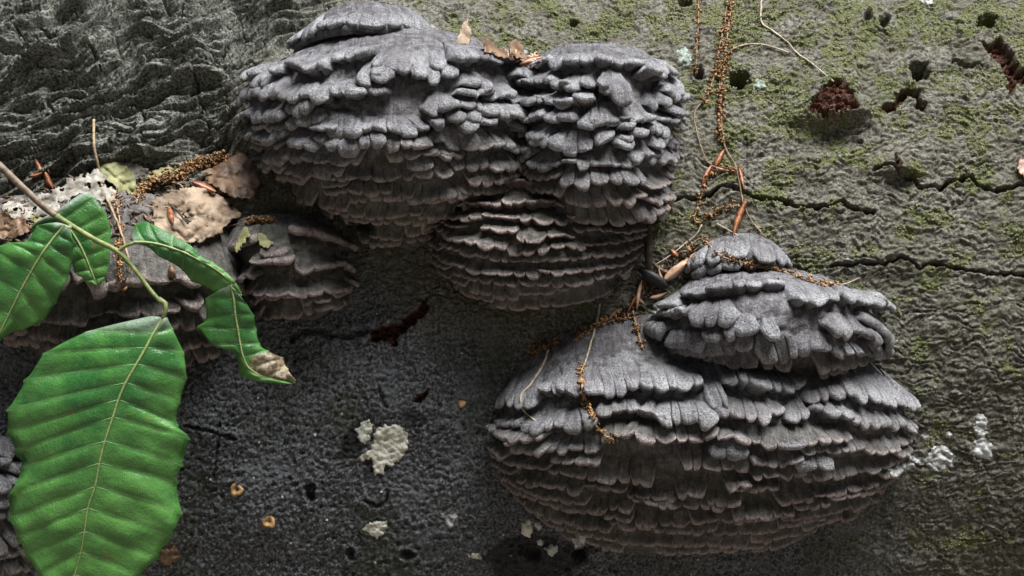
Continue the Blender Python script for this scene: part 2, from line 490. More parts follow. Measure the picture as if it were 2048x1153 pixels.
def trunk_d(py):
    z = (576.5 - np.asarray(py, float)) * S * 1.05
    return -(R - np.sqrt(np.maximum(R * R - (z - ZC) ** 2, 0))) / S

# ------------------------------------------------------------------ bracket fungi
class Body:
    """a bracket lofted through key curves ((xl,yl),(xc,yc),(xr,yr),depth) given from its top to its foot"""
    def __init__(self, keys, seed, inset=(12, 12)):
        il, ir = inset if isinstance(inset, tuple) else (inset, inset)
        self.k = np.array([[a[0] + il, a[1], *b, c[0] - ir, c[1], d] for a, b, c, d in keys], float)
        self.n = len(keys) - 1
        self.seed = seed
    def pxd(self, u, v):
        u, v = np.broadcast_arrays(np.asarray(u, float), np.asarray(v, float))
        k = catmull(self.k, np.clip(v, 0, 1) * self.n)
        th = (u - .5) * math.pi * .985
        s, c = np.sin(th), np.cos(th)
        xl, yl, xc, yc, xr, yr, d = np.moveaxis(k, -1, 0)
        x = xc + np.where(s < 0, xc - xl, xr - xc) * s
        ye = np.where(s < 0, yl, yr)
        y = yc + (ye - yc) * (1 - c)
        d0 = trunk_d(y) - 14
        dd = d0 + (d - d0) * c ** .85
        w = c * np.sin(math.pi * np.clip(v, 0, 1)) ** .5
        dd = dd + w * (18 * fbm(x / 140, y / 100, 2, self.seed) + 3 * fbm(x / 45, y / 40, 2, self.seed + 3))
        y = y + w * 4 * pn(x / 70, v * 9 + 3.1, self.seed + 7)
        return x, y, dd
    def P(self, u, v):
        return at(*self.pxd(u, v))
    def N(self, u, v):
        e = .006
        u, v = np.clip(u, .012, .988), np.clip(v, .012, .988)
        a, b = self.P(u + e, v) - self.P(u - e, v), self.P(u, v + e) - self.P(u, v - e)
        n = np.cross(b, a)
        n /= np.linalg.norm(n, axis=-1, keepdims=True) + 1e-12
        return np.where(n[..., 1:2] > .35, -n, n)
    def v_at(self, y):
        vs = np.linspace(0, 1, 400)
        yc = catmull(self.k, vs * self.n)[:, 3]
        return float(np.interp(y, np.maximum.accumulate(yc), vs))

def lerp(a, b, t):
    return a + (b - a) * t

def lobe(body, root, name, u0, u1, vr, L, h, th, fw, low, r, wide=1.10, cap=False):
    """one shelf lobe: a fan of fingers lying on the body, thick rounded lower rim standing proud"""
    um = (u0 + u1) / 2
    pa, pb = body.P(np.array([u0, u1]), np.array([vr, vr]))
    wpx = np.linalg.norm(pb - pa) / S
    nf = max(1, int(round(wpx / fw)))
    cuts = np.concatenate(([0], np.sort((np.arange(1, nf) + r.uniform(-.28, .28, nf - 1)) / nf), [1]))
    ff_ = np.array([0, .045, .11, .28, .5, .72, .89, .955])
    a = np.concatenate(((cuts[:-1, None] + np.diff(cuts)[:, None] * ff_[None]).ravel(), [1.0]))
    nc = len(a)
    fi = np.minimum(np.arange(nc) // 8, nf - 1)
    f = np.concatenate((np.tile(ff_, nf), [1.0]))
    g = np.abs(2 * f - 1)
    gr = g ** 11                                        # groove between fingers
    edge = np.abs(2 * a - 1)
    side = 1 - sstep(max(1 - 13 / wpx, .7), 1.0, edge)
    wild = 1 - .48 * low
    flen = r.uniform(-.20, .10, nf)[fi] * (1 - gr) * (.35 if cap else wild) - .07 * edge ** 2 * wild
    fh = 1 + r.uniform(-.32, .22, nf) * wild
    fhv = np.interp(a, (cuts[:-1] + cuts[1:]) / 2, fh)
    gdeep = np.interp(a, cuts, np.concatenate(([1], r.uniform(.3, 1.0, nf - 1), [1])))
    scal = flen - .20 * g ** 3.5 * gdeep - .16 * edge ** 9 + .05 * pn(a * wpx / 30, np.zeros(nc) + r.uniform(0, 50), 3)
    nb = 12
    bb = np.linspace(0, 1, nb)
    s1 = (bb ** (1.25 if cap else lerp(.85, 1.7, low)) + .14 * wild * np.exp(-((bb - .86) / .16) ** 2)) / (1 + .06 * wild)
    prof_v = np.concatenate((-(1 - bb) * L, th * .5 * np.sin(np.linspace(.55, math.pi, 5)), [-.10 * L, -.30 * L]))
    o0 = -6 if cap else -13
    prof_o = np.concatenate((o0 + (h - o0) * s1, h - th * .5 + th * .5 * np.cos(np.linspace(.55, math.pi, 5)), [min(h - th, 2) - 8, -20]))
    prof_b = np.concatenate((bb, np.ones(7)))
    V, A = np.meshgrid(prof_v, a, indexing='ij')
    O = np.repeat(prof_o[:, None], nc, 1)
    B = np.repeat(prof_b[:, None], nc, 1)
    V = V + scal[None] * min(L, 90) * B ** 2
    side2 = lerp(1, side[None], np.clip(B * 2.2 - .75, 0, 1)) if cap else side[None] + 0 * B
    O = O * (.25 + .75 * side2) * lerp(1, fhv[None], B) - ((.30 * h + 6) * gr * gdeep)[None] * (np.clip(B * 2.4 - 1.3, 0, 1) if cap else np.clip(B * 1.7 - .25, 0, 1)) * (O > 0) - 8 * (1 - side2)
    n_co = r.uniform(0, 90)
    O = O + (np.clip(B * 3, 0, 1)) * side2 * (.035 * h + .9) * wild * fbm(A * wpx / 22 + n_co, V / 26, 3, 77)
    V = V + 1.5 * pn(A * wpx / 12 + n_co, O / 10, 78) * (B > .98)
    U = um + (A - .5) * (u1 - u0) * wide * lerp(.86 if cap else lerp(.66, .86, low), 1.0, B)
    e = .01
    dv = np.linalg.norm(body.P(um, min(vr + e, 1)) - body.P(um, max(vr - e, 0))) / S / (min(vr + e, 1) - max(vr - e, 0))
    W = vr + V / max(dv, 50)
    P = body.P(U, W) + body.N(U, np.clip(W, .02, .98)) * (O * S)[..., None]
    P[..., 2] -= np.maximum(W - 1, 0) * dv * S
    suv = np.stack(((A - .5) * wpx * S, V * S, np.full(A.shape, n_co * .01)), -1)
    rim = np.concatenate((bb, np.ones(6), [.6]))
    return mesh_obj(name, P, grid_faces(*A.shape, flip=True), M_FUN, root,
                    dict(rim=np.repeat(rim[:, None], nc, 1).ravel(), low=np.full(A.size, low), suv=suv.reshape(-1, 3)))

def fungus(label, keys, seed, rows, low=(0, 1), knobs=0, group='bracket fungi on the trunk', name='bracket_fungus', umin=.02, umax=.98):
    r = np.random.default_rng(seed)
    body = Body(keys, seed, rows.get('inset', 12))
    k0 = keys[len(keys) // 2]
    root = thing(name, label, 'fungus', at(k0[1][0], k0[1][1], float(trunk_d(k0[1][1]))), group)
    # core
    nu, nv = 130, 110
    V, U = np.meshgrid(np.linspace(0, 1, nv), np.linspace(0, 1, nu), indexing='ij')
    P = body.P(U, V)
    x, y, d = body.pxd(U, V)
    P = P + body.N(U, V) * ((2.6 * fbm(x / 26, y / 20, 3, seed + 11) + 2.0 * ridged(U * 60, V * 6, 2, seed + 12) - 12 * sstep(body.v_at(rows['y'][0]) - .04, body.v_at(rows['y'][0]) + .05, V)) * S * np.sin(math.pi * U))[..., None]
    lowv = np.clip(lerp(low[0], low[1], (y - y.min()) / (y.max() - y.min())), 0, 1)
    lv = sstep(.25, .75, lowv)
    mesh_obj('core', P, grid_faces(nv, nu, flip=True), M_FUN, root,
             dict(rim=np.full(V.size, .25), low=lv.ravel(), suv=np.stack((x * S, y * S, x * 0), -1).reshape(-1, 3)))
    y0, y1 = rows['y']
    yy, i = y0, 0
    while yy < y1:
        t = (yy - y0) / max(y1 - y0, 1)
        sp = lerp(*rows['sp'], t)
        vr0 = body.v_at(yy)
        us = np.linspace(umin, umax, 240)
        arc = np.concatenate(([0], np.cumsum(np.linalg.norm(np.diff(body.P(us, np.full(240, vr0)), axis=0), axis=1)))) / S
        pos = -r.uniform(0, 30)
        while pos < arc[-1] - 8:
            w = r.choice([.45, .8, 1.0, 1.5]) * r.uniform(.8, 1.2) * lerp(*rows['sw'], t)
            u0, u1 = np.interp([max(pos, 0), min(pos + w, arc[-1])], arc, us)
            pos += w
            if u1 - u0 < .008:
                continue
            jit = (r.uniform(-1, 1) * lerp(*rows['chaos'], t) + .55 * float(pn(np.array([pos / 150.]), np.array([i * 3.7 + seed]), 5)[0])) * sp * (.8 if i == 0 and 'cap' in rows else 1)
            if i and r.random() < .07:
                continue
            vr = min(max(body.v_at(yy + jit), .04), .995)
            L = rows['cap'] if i == 0 and 'cap' in rows else rows.get('ov', 1.4) * np.linalg.norm(body.P((u0 + u1) / 2, vr0) - body.P((u0 + u1) / 2, body.v_at(yy - sp))) / S + 6
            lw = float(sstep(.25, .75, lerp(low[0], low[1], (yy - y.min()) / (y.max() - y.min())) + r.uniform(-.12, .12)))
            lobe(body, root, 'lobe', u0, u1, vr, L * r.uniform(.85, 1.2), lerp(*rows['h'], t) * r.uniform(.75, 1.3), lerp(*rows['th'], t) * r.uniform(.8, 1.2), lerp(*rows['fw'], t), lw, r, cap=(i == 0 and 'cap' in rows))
        yy += sp * r.uniform(.85, 1.15)
        i += 1
    for _ in range(knobs):
        u = r.uniform(.12, .88)
        t = r.uniform(0, .75)
        vr = body.v_at(lerp(y0, y1, t * .8) + r.uniform(-15, 15))
        w = r.uniform(.018, .045)
        lobe(body, root, 'knob', u - w, u + w, vr, r.uniform(30, 50), lerp(*rows['h'], t) * r.uniform(1.0, 1.35), lerp(*rows['th'], t), 40, float(sstep(.25, .75, lerp(low[0], low[1], t * .8))), r)
    return root, body

fungus('large pale grey bracket fungus with broad shaggy tiers, a small cap above it', [
    ((560, 128), (800, 58), (950, 95), 0), ((505, 150), (780, 92), (1020, 125), 110), ((466, 192), (760, 160), (1058, 160), 190),
    ((468, 226), (760, 215), (1064, 208), 215), ((476, 262), (770, 272), (1062, 250), 212), ((494, 300), (780, 335), (1062, 292), 190),
    ((530, 345), (790, 388), (1046, 338), 150), ((590, 390), (775, 426), (985, 375), 100), ((688, 425), (770, 458), (864, 425), 55),
    ((690, 462), (775, 487), (856, 462), 20), ((700, 482), (775, 505), (850, 482), -12)], 101,
    dict(inset=(36, -18), y=(150, 496), sp=(44, 15), sw=(82, 95), fw=(30, 23), h=(32, 15), th=(13, 5), len=(95, 42), chaos=(.5, .32), cap=105), low=(-.45, 1.15), knobs=22)
fungus('tall pale grey bracket fungus with knobbly crowded tiers beside a litter pocket', [
    ((1085, 118), (1200, 88), (1320, 115), 0), ((1062, 145), (1200, 112), (1355, 150), 95), ((1050, 192), (1200, 175), (1372, 200), 165),
    ((1046, 245), (1195, 250), (1372, 242), 200), ((1044, 292), (1190, 312), (1362, 285), 208), ((1060, 350), (1190, 375), (1352, 342), 195),
    ((1080, 400), (1210, 425), (1350, 400), 165), ((1130, 432), (1230, 448), (1335, 435), 110), ((1170, 440), (1240, 455), (1320, 445), 60)], 202,
    dict(inset=(-10, 24), y=(146, 445), sp=(40, 30), sw=(74, 85), fw=(28, 26), h=(30, 22), th=(13, 8), len=(80, 60), chaos=(.5, .4), cap=80), low=(-.3, .75), knobs=20)
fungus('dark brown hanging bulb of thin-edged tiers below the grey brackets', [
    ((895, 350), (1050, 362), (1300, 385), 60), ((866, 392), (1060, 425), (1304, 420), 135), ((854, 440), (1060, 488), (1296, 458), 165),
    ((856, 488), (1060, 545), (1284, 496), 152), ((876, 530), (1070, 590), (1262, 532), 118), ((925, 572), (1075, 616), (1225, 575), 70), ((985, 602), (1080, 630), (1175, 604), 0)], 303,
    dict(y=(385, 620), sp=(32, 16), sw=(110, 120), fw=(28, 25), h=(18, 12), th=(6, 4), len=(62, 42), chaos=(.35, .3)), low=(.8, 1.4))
fungus('small brown bracket fungus, shade put into its colour, between curled leaf and bulb', [
    ((450, 450), (585, 430), (690, 470), 10), ((452, 500), (585, 480), (692, 500), 85), ((470, 545), (590, 550), (706, 545), 118),
    ((495, 590), (590, 600), (706, 580), 98), ((520, 628), (590, 638), (680, 615), 60), ((545, 642), (590, 652), (650, 640), 0)], 404,
    dict(y=(500, 646), sp=(42, 18), sw=(85, 75), fw=(42, 28), h=(28, 12), th=(14, 5), len=(75, 45), chaos=(.35, .3), cap=80), low=(.85, 1.3))  # brown flesh tone over the whole body stands in for its shade
fungus('old brown bracket fungus, darkened in colour for shade, forming a ledge under leaf litter, behind the green leaves', [
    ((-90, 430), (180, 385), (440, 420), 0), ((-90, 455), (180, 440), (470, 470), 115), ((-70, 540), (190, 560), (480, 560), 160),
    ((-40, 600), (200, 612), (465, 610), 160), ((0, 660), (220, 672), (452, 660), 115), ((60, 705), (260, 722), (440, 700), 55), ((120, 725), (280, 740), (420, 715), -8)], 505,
    dict(y=(575, 730), sp=(44, 26), sw=(120, 90), fw=(34, 26), h=(34, 16), th=(18, 7), len=(95, 55), chaos=(.25, .3), cap=80), low=(.62, 1.2))  # older brown flesh, its tone also carrying the shade on the ledge
fungus('dark shaggy bracket fungus low on the trunk behind the big beech leaf', [
    ((-160, 865), (-50, 862), (25, 885), 0), ((-160, 900), (-45, 905), (48, 915), 80), ((-160, 980), (-40, 990), (58, 990), 115),
    ((-160, 1060), (-40, 1075), (60, 1065), 105), ((-160, 1130), (-40, 1150), (62, 1130), 70), ((-140, 1170), (-40, 1185), (40, 1170), 0)], 606,
    dict(y=(905, 1165), sp=(40, 30), sw=(70, 70), fw=(28, 26), h=(28, 18), th=(14, 8), len=(70, 55), chaos=(.3, .3)), low=(-.1, .7))
fungus('small grey bracket cap perched above the largest bracket fungus', [
    ((600, 88), (730, 4), (850, 45), -40), ((582, 102), (730, 26), (872, 66), 30), ((574, 110), (720, 62), (885, 80), 62), ((585, 112), (720, 78), (870, 86), 40), ((610, 110), (720, 82), (850, 84), -10)], 707,
    dict(y=(58, 64), sp=(30, 30), sw=(95, 95), fw=(34, 34), h=(16, 16), th=(11, 11), len=(70, 70), chaos=(.15, .15), cap=70), low=(-.5, .2))
fungus('broad bracket fungus with many fluted tiers and a bare grey top', [
    ((1010, 742), (1330, 632), (1745, 715), 0), ((990, 785), (1350, 700), (1808, 772), 85), ((980, 832), (1385, 812), (1838, 828), 205),
    ((972, 862), (1392, 885), (1836, 862), 222), ((970, 886), (1392, 938), (1830, 890), 207), ((980, 915), (1390, 990), (1815, 920), 182),
    ((1000, 948), (1380, 1036), (1788, 950), 145), ((1032, 985), (1355, 1074), (1745, 985), 102), ((1085, 1024), (1335, 1100), (1680, 1016), 58), ((1150, 1062), (1322, 1118), (1540, 1055), -8)], 808,
    dict(inset=26, y=(806, 1112), sp=(42, 15), sw=(98, 120), fw=(25, 24), h=(30, 17), th=(11, 4), len=(95, 48), chaos=(.5, .34), cap=110), low=(-.25, 1.15), knobs=5)
fungus('grey bracket fungus with thick scalloped tiers resting above the fluted one', [
    ((1330, 592), (1500, 536), (1720, 588), 10), ((1316, 610), (1515, 562), (1770, 618), 125), ((1300, 640), (1540, 615), (1788, 652), 215),
    ((1284, 662), (1545, 665), (1786, 690), 226), ((1330, 692), (1560, 715), (1765, 702), 182), ((1385, 722), (1570, 750), (1728, 722), 140),
    ((1430, 747), (1562, 775), (1690, 747), 90), ((1470, 762), (1560, 788), (1650, 767), 30)], 909,
    dict(inset=26, y=(606, 780), sp=(38, 22), sw=(80, 85), fw=(30, 25), h=(28, 18), th=(12, 7), len=(85, 50), chaos=(.42, .3), cap=80), low=(-.4, .75), knobs=0)
fungus('small rounded grey bracket cap at the foot of the dangling catkin strings', [
    ((1390, 518), (1490, 468), (1562, 500), -30), ((1376, 540), (1490, 488), (1578, 528), 45), ((1372, 552), (1490, 528), (1584, 545), 78), ((1378, 562), (1490, 546), (1580, 556), 60), ((1390, 566), (1490, 556), (1570, 560), 10)], 111,
    dict(y=(522, 552), sp=(24, 24), sw=(80, 80), fw=(40, 40), h=(16, 14), th=(12, 10), len=(50, 40), chaos=(.3, .3), cap=80), low=(-.5, .1))

# ------------------------------------------------------------------ where the line of sight through a photo pixel meets what is built so far
bpy.context.view_layer.update()
DG = bpy.context.evaluated_depsgraph_get()
def surf1(px, py):
    o = Vector((0, -D, 0))
    t = Vector([float(c) for c in at(px, py, 0.0)])
    hit, loc, *_ = SC.ray_cast(DG, o, (t - o).normalized())
    return -loc.y / S if hit else 0.0
def surf(px, py):
    px, py = np.asarray(px, float), np.asarray(py, float)
    return np.array([surf1(a, b) for a, b in zip(px.ravel(), py.ravel())]).reshape(px.shape)

# ------------------------------------------------------------------ more materials
def mat_leaf():
    m = NT('green_beech_leaf')
    lv = m.attr('lv', True)           # (t, across, distance to the next side vein)
    sep = m.n('SeparateXYZ'); m.put(sep.inputs[0], lv)
    t, q, vd = sep.outputs
    n1, n2 = m.noise(60, 3), m.noise(500, 3)
    c = m.mix(m.ramp(n1, .38, .62), (.034, .140, .034), (.080, .240, .052))
    c = m.mix(m.math('MULTIPLY', m.ramp(n2, .55, .7), .35), c, (.09, .21, .07))
    c = m.mix(m.math('MULTIPLY', m.ramp(vd, .09, .0), .7), c, (.13, .26, .09))
    c = m.mix(m.ramp(m.math('ADD', t, m.math('MULTIPLY', n1, .5)), .55, 1.3, 0, .7), c, (.13, .33, .07))
    dry = m.ramp(m.math('ADD', m.attr('dry'), m.math('MULTIPLY', n1, .5)), .70, .92)
    c = m.mix(dry, c, m.mix(m.ramp(n2, .4, .6), (.11, .07, .05), (.34, .27, .17)))
    c = m.mix(m.math('MULTIPLY', m.ramp(m.math('ADD', t, m.math('MULTIPLY', n2, .08)), .135, .07), .75), c, (.30, .36, .31))
    spots = m.ramp(m.noise(130, 1), .745, .77)
    c = m.mix(spots, c, (.25, .16, .07))
    mp = m.n('Mapping'); m.put(mp.inputs['Vector'], lv); mp.inputs['Scale'].default_value = (22, 46, 0)
    ter = m.noise(1.0, 2, .5, mp.outputs[0])
    c = m.mix(m.math('MULTIPLY', m.ramp(ter, .52, .62), .22), c, (.11, .23, .08))
    nb = m.bump(m.vor(1000, 'DISTANCE_TO_EDGE'), .4, .0004)
    nb = m.bump(ter, .35, .0006, nb)
    nb = m.bump(m.noise(160, 3), .35, .002, nb)
    mm = m.out(c, m.ramp(m.noise(45, 4, .7), .35, .65, .18, .42), nb, .5)
    tr = m.n('BsdfTranslucent'); m.put(tr.inputs[0], m.mix(.5, c, (.16, .40, .03)))
    mx = m.n('MixShader'); mx.inputs[0].default_value = .22
    m.t.links.new(m.b.outputs[0], mx.inputs[1]); m.t.links.new(tr.outputs[0], mx.inputs[2])
    m.t.links.new(mx.outputs[0], m.t.nodes['Material Output'].inputs[0])
    return mm
M_LEAF = mat_leaf()
M_VEIN = plain('leaf_vein', (.20, .27, .09), (.33, .36, .17), 500, .6)
M_SVEIN = plain('side_vein', (.10, .25, .08), (.20, .36, .14), 500, .5)
M_TWIG_G = plain('green_twig', (.10, .15, .04), (.22, .25, .09), 250, .5)
M_TWIG_B = plain('brown_twig', (.09, .065, .045), (.23, .18, .13), 300, .6)
M_TAN = plain('tan_dead_leaf', (.10, .07, .045), (.31, .235, .165), 100, .6, .6, .0015)
M_BROWN = plain('brown_dead_leaf', (.07, .042, .026), (.21, .135, .08), 110, .5, .5, .0015)
M_WHITE = plain('bleached_dead_leaf', (.09, .082, .065), (.32, .30, .26), 120, .75, .7, .0015)
M_OLIVE = plain('olive_dead_leaf', (.12, .125, .05), (.25, .245, .11), 150, .6, .5, .001)
M_RUST = plain('rust_bud_scale', (.10, .032, .014), (.36, .14, .055), 300, .4, .4, .0006, .45)
M_PALEBUD = plain('pale_bud_scale', (.34, .20, .12), (.66, .45, .32), 260, .45, .3)
M_CATKIN = plain('catkin_scale', (.11, .055, .022), (.38, .22, .095), 700, .6)
M_THREAD = plain('dry_thread', (.17, .12, .07), (.34, .25, .16), 500, .7)
M_LTHREAD = plain('pale_thread', (.26, .21, .15), (.50, .42, .32), 500, .7)
M_BLACK = plain('black_husk', (.006, .006, .007), (.022, .021, .022), 600, .45, .3)
M_DARKBIT = plain('dark_stick', (.02, .014, .010), (.06, .045, .035), 500, .7)
M_CRUST = plain('white_crust_lichen', (.38, .40, .33), (.72, .74, .66), 420, .85, .8, .001)
M_CREAM = plain('cream_crust_lichen', (.42, .41, .33), (.66, .66, .57), 240, .8, .8, .001)
M_GCRUST = plain('grey_crust_lichen', (.24, .25, .24), (.54, .55, .54), 300, .85, .9, .001)
M_MINT = plain('mint_crust_lichen', (.16, .20, .17), (.34, .40, .36), 420, .85, .8, .001)
M_ORANGE = plain('ochre_disc', (.28, .15, .05), (.62, .42, .20), 500, .7)
def mat_gran():
    m = NT('green_lichen_granules')
    n1 = m.noise(90, 3)
    n2 = m.noise(700, 2)
    return m.out(m.mix(m.ramp(n2, .3, .7), m.mix(m.ramp(n1, .35, .65), (.085, .095, .036), (.155, .158, .068)), (.185, .19, .105)), .85, m.bump(m.noise(2500, 2), .5, .0004))
M_GRAN = mat_gran()

# ------------------------------------------------------------------ small builders
def path(pts, step=4.0):
    pts = np.asarray(pts, float)
    n = len(pts)
    t = np.linspace(0, n - 1, 30 * n)
    p = catmull(pts, t)
    seg = np.concatenate(([0], np.cumsum(np.linalg.norm(np.diff(p[:, :2], axis=0), axis=1))))
    k = max(4, int(seg[-1] / step) + 1)
    q = np.linspace(0, seg[-1], k)
    return np.stack([np.interp(q, seg, p[:, i]) for i in range(p.shape[1])], -1)

def smooth1(a, n=2, it=2):
    for _ in range(it):
        a = np.convolve(np.pad(a, n, mode='edge'), np.ones(2 * n + 1) / (2 * n + 1), 'valid')
    return a

def tube_geo(P, rad, sides=6):
    P = np.asarray(P, float)
    rad = np.broadcast_to(np.asarray(rad, float), (len(P),))
    T = np.gradient(P, axis=0)
    T /= np.linalg.norm(T, axis=1, keepdims=True) + 1e-12
    ref = np.array([.31, -.93, .2])
    A = np.cross(T, ref); A /= np.linalg.norm(A, axis=1, keepdims=True) + 1e-12
    B = np.cross(T, A)
    th = np.linspace(0, 2 * math.pi, sides, endpoint=False)
    V = P[:, None] + rad[:, None, None] * (A[:, None] * np.cos(th)[None, :, None] + B[:, None] * np.sin(th)[None, :, None])
    n = len(P)
    i = np.arange(n - 1)[:, None] * sides + np.arange(sides)[None]
    j = np.arange(n - 1)[:, None] * sides + (np.arange(sides)[None] + 1) % sides
    F = np.stack((i, j, j + sides, i + sides), -1).reshape(-1, 4).tolist()
    F += [list(range(sides))[::-1], list(range((n - 1) * sides, n * sides))]
    return V.reshape(-1, 3), F

def tube(name, P, rad, mat, parent=None, sides=6):
    v, f = tube_geo(P, rad, sides)
    return mesh_obj(name, v, f, mat, parent)

def flakes(name, centers, size, mat, parent, r, elong=1.15):
    """many tiny curled scales as one mesh"""
    b = np.array([(-1, 0, 0), (-.4, .55, .12), (.45, .5, .12), (1, 0, .3), (.45, -.5, .12), (-.4, -.55, .12), (0, 0, .42)]) * (elong, 1, 1)
    f = np.array([(0, 1, 6), (1, 2, 6), (2, 3, 6), (3, 4, 6), (4, 5, 6), (5, 0, 6), (0, 5, 1), (5, 4, 1), (4, 2, 1), (4, 3, 2)])
    n = len(centers)
    q = r.normal(size=(n, 4)); q /= np.linalg.norm(q, axis=1, keepdims=True)
    w, x, y, z = q.T
    Rm = np.stack((1 - 2 * (y * y + z * z), 2 * (x * y - z * w), 2 * (x * z + y * w), 2 * (x * y + z * w), 1 - 2 * (x * x + z * z), 2 * (y * z - x * w),
                   2 * (x * z - y * w), 2 * (y * z + x * w), 1 - 2 * (x * x + y * y)), -1).reshape(n, 3, 3)
    sc = size * r.uniform(.6, 1.3, (n, 1, 1)) * S
    V = np.einsum('nij,kj->nki', Rm, b) * sc + np.asarray(centers)[:, None]
    F = (f[None] + np.arange(n)[:, None, None] * 7).reshape(-1, 3)
    o = mesh_obj(name, V, F, mat, parent)
    return tag(o, kind='stuff')

def strand(label, pts, rad=1.5, scales=None, mat=None, lift=4, name='catkin_string', cat='catkin string', size=4.6, dens=.35, spread=4.0, seed=1, group='dry catkin strings'):
    r = np.random.default_rng(seed + int(abs(pts[0][0])))
    p = path(pts)
    d = smooth1(np.maximum(smooth1(surf(p[:, 0], p[:, 1])), surf(p[:, 0], p[:, 1])), 2, 2) + lift
    P = at(p[:, 0] + 1.2 * pn(np.arange(len(p)) / 3.0, np.zeros(len(p)), seed), p[:, 1], d)
    root = thing(name, label, cat, P[0], group)
    tube('thread', P, rad * S * lerp(1, .7, np.linspace(0, 1, len(P))), mat or M_THREAD, root, 5)
    if scales is not None:
        a, b = scales
        k = int(len(P) * 6.5 * (b - a) * dens)
        i = (r.uniform(a, b, k) * (len(P) - 1))
        clump = fbm(i / 4.0, i * 0 + seed, 2, 5) > -.15
        i = i[clump]
        c = np.stack([np.interp(i, np.arange(len(P)), P[:, j]) for j in range(3)], -1) + r.normal(size=(len(i), 3)) * spread * S * (1, .5, 1)
        c[:, 1] -= 1.5 * S
        flakes('scales', c, size, M_CATKIN, root, r)
    return root

def snap(X, Y, fld, step):
    """pull grid points near the outline onto it"""
    gy, gx = np.gradient(fld, step)
    g2 = np.maximum(gx * gx + gy * gy, .25)
    m = np.abs(fld) < .75 * step
    k = np.clip(fld, -step, step)
    return np.where(m, X - k * gx / g2, X), np.where(m, Y - k * gy / g2, Y)

def sheet(name, label, cat, poly, mat, lift=6, crumple=6, holes=None, step=2.6, seed=1, tilt=(0, 0), curl=0, group=None, jag=4, depth=None, veins=None):
    """a dead leaf or leaf scrap: a crumpled sheet with a ragged outline lying on what is below it"""
    pl = np.asarray(poly, float)
    x0, y0 = pl.min(0) - 3; x1, y1 = pl.max(0) + 3
    X, Y = np.meshgrid(np.arange(x0, x1 + step, step), np.arange(y0, y1 + step, step))
    jx, jy = X + jag * fbm(X / 11, Y / 11, 2, seed), Y + jag * fbm(X / 11, Y / 11, 2, seed + 1)
    dd, ins = poly_dist(jx, jy, pl, True)
    if depth is None:
        k = ins.nonzero()
        sd = surf(X[k][::4], Y[k][::4])
        A = np.stack((X[k][::4] - pl[:, 0].mean(), Y[k][::4] - pl[:, 1].mean(), np.ones(len(sd))), -1)
        co = np.linalg.lstsq(A, sd, rcond=None)[0]
        co[:2] = np.clip(co[:2], -1.3, 1.3)
        co[2] += np.percentile(sd - A @ co, 80)
    else:
        co = np.array([0, 0, depth])
    cx, cy = pl.mean(0)
    w = max(x1 - x0, y1 - y0) / 2
    Z = co[0] * (X - cx) + co[1] * (Y - cy) + co[2] + lift + tilt[0] * (X - cx) / w + tilt[1] * (Y - cy) / w
    Z = Z + crumple * fbm(X / 34, Y / 28, 3, seed + 2) + curl * ((X - cx) ** 2 + (Y - cy) ** 2) / w ** 2
    fld = np.where(ins, dd, -dd)
    if holes is not None:
        fld = np.minimum(fld, (holes - fbm(X / 20, Y / 20, 2, seed + 5)) * 14)
    if veins is not None:
        (vx, vy), (wx_, wy_) = veins
        lv_ = math.hypot(wx_ - vx, wy_ - vy); ex, ey = (wx_ - vx) / lv_, (wy_ - vy) / lv_
        al_, ac_ = (X - vx) * ex + (Y - vy) * ey, np.abs(-(X - vx) * ey + (Y - vy) * ex)
        Z = Z + 3.0 * np.abs(np.sin((al_ - .55 * ac_) * math.pi / 22)) - 4 * np.exp(-(ac_ / 3.5) ** 2)
    keep = fld > -.75 * step
    X, Y = snap(X, Y, fld, step)
    q = keep[:-1, :-1] & keep[1:, :-1] & keep[:-1, 1:] & keep[1:, 1:]
    idx = np.full(X.shape, -1)
    used = np.zeros(X.shape, bool)
    for a in (0, 1):
        for b in (0, 1):
            used[a:a + q.shape[0], b:b + q.shape[1]] |= q
    idx[used] = np.arange(used.sum())
    P = at(X[used], Y[used], Z[used])
    i, j = q.nonzero()
    F = np.stack((idx[i, j], idx[i, j + 1], idx[i + 1, j + 1], idx[i + 1, j]), -1)
    o = mesh_obj(name, P, F, mat, loc=[float(c) for c in P.mean(0)])
    md = o.modifiers.new('thickness', 'SOLIDIFY'); md.thickness = .0003
    return tag(o, label, cat, group)

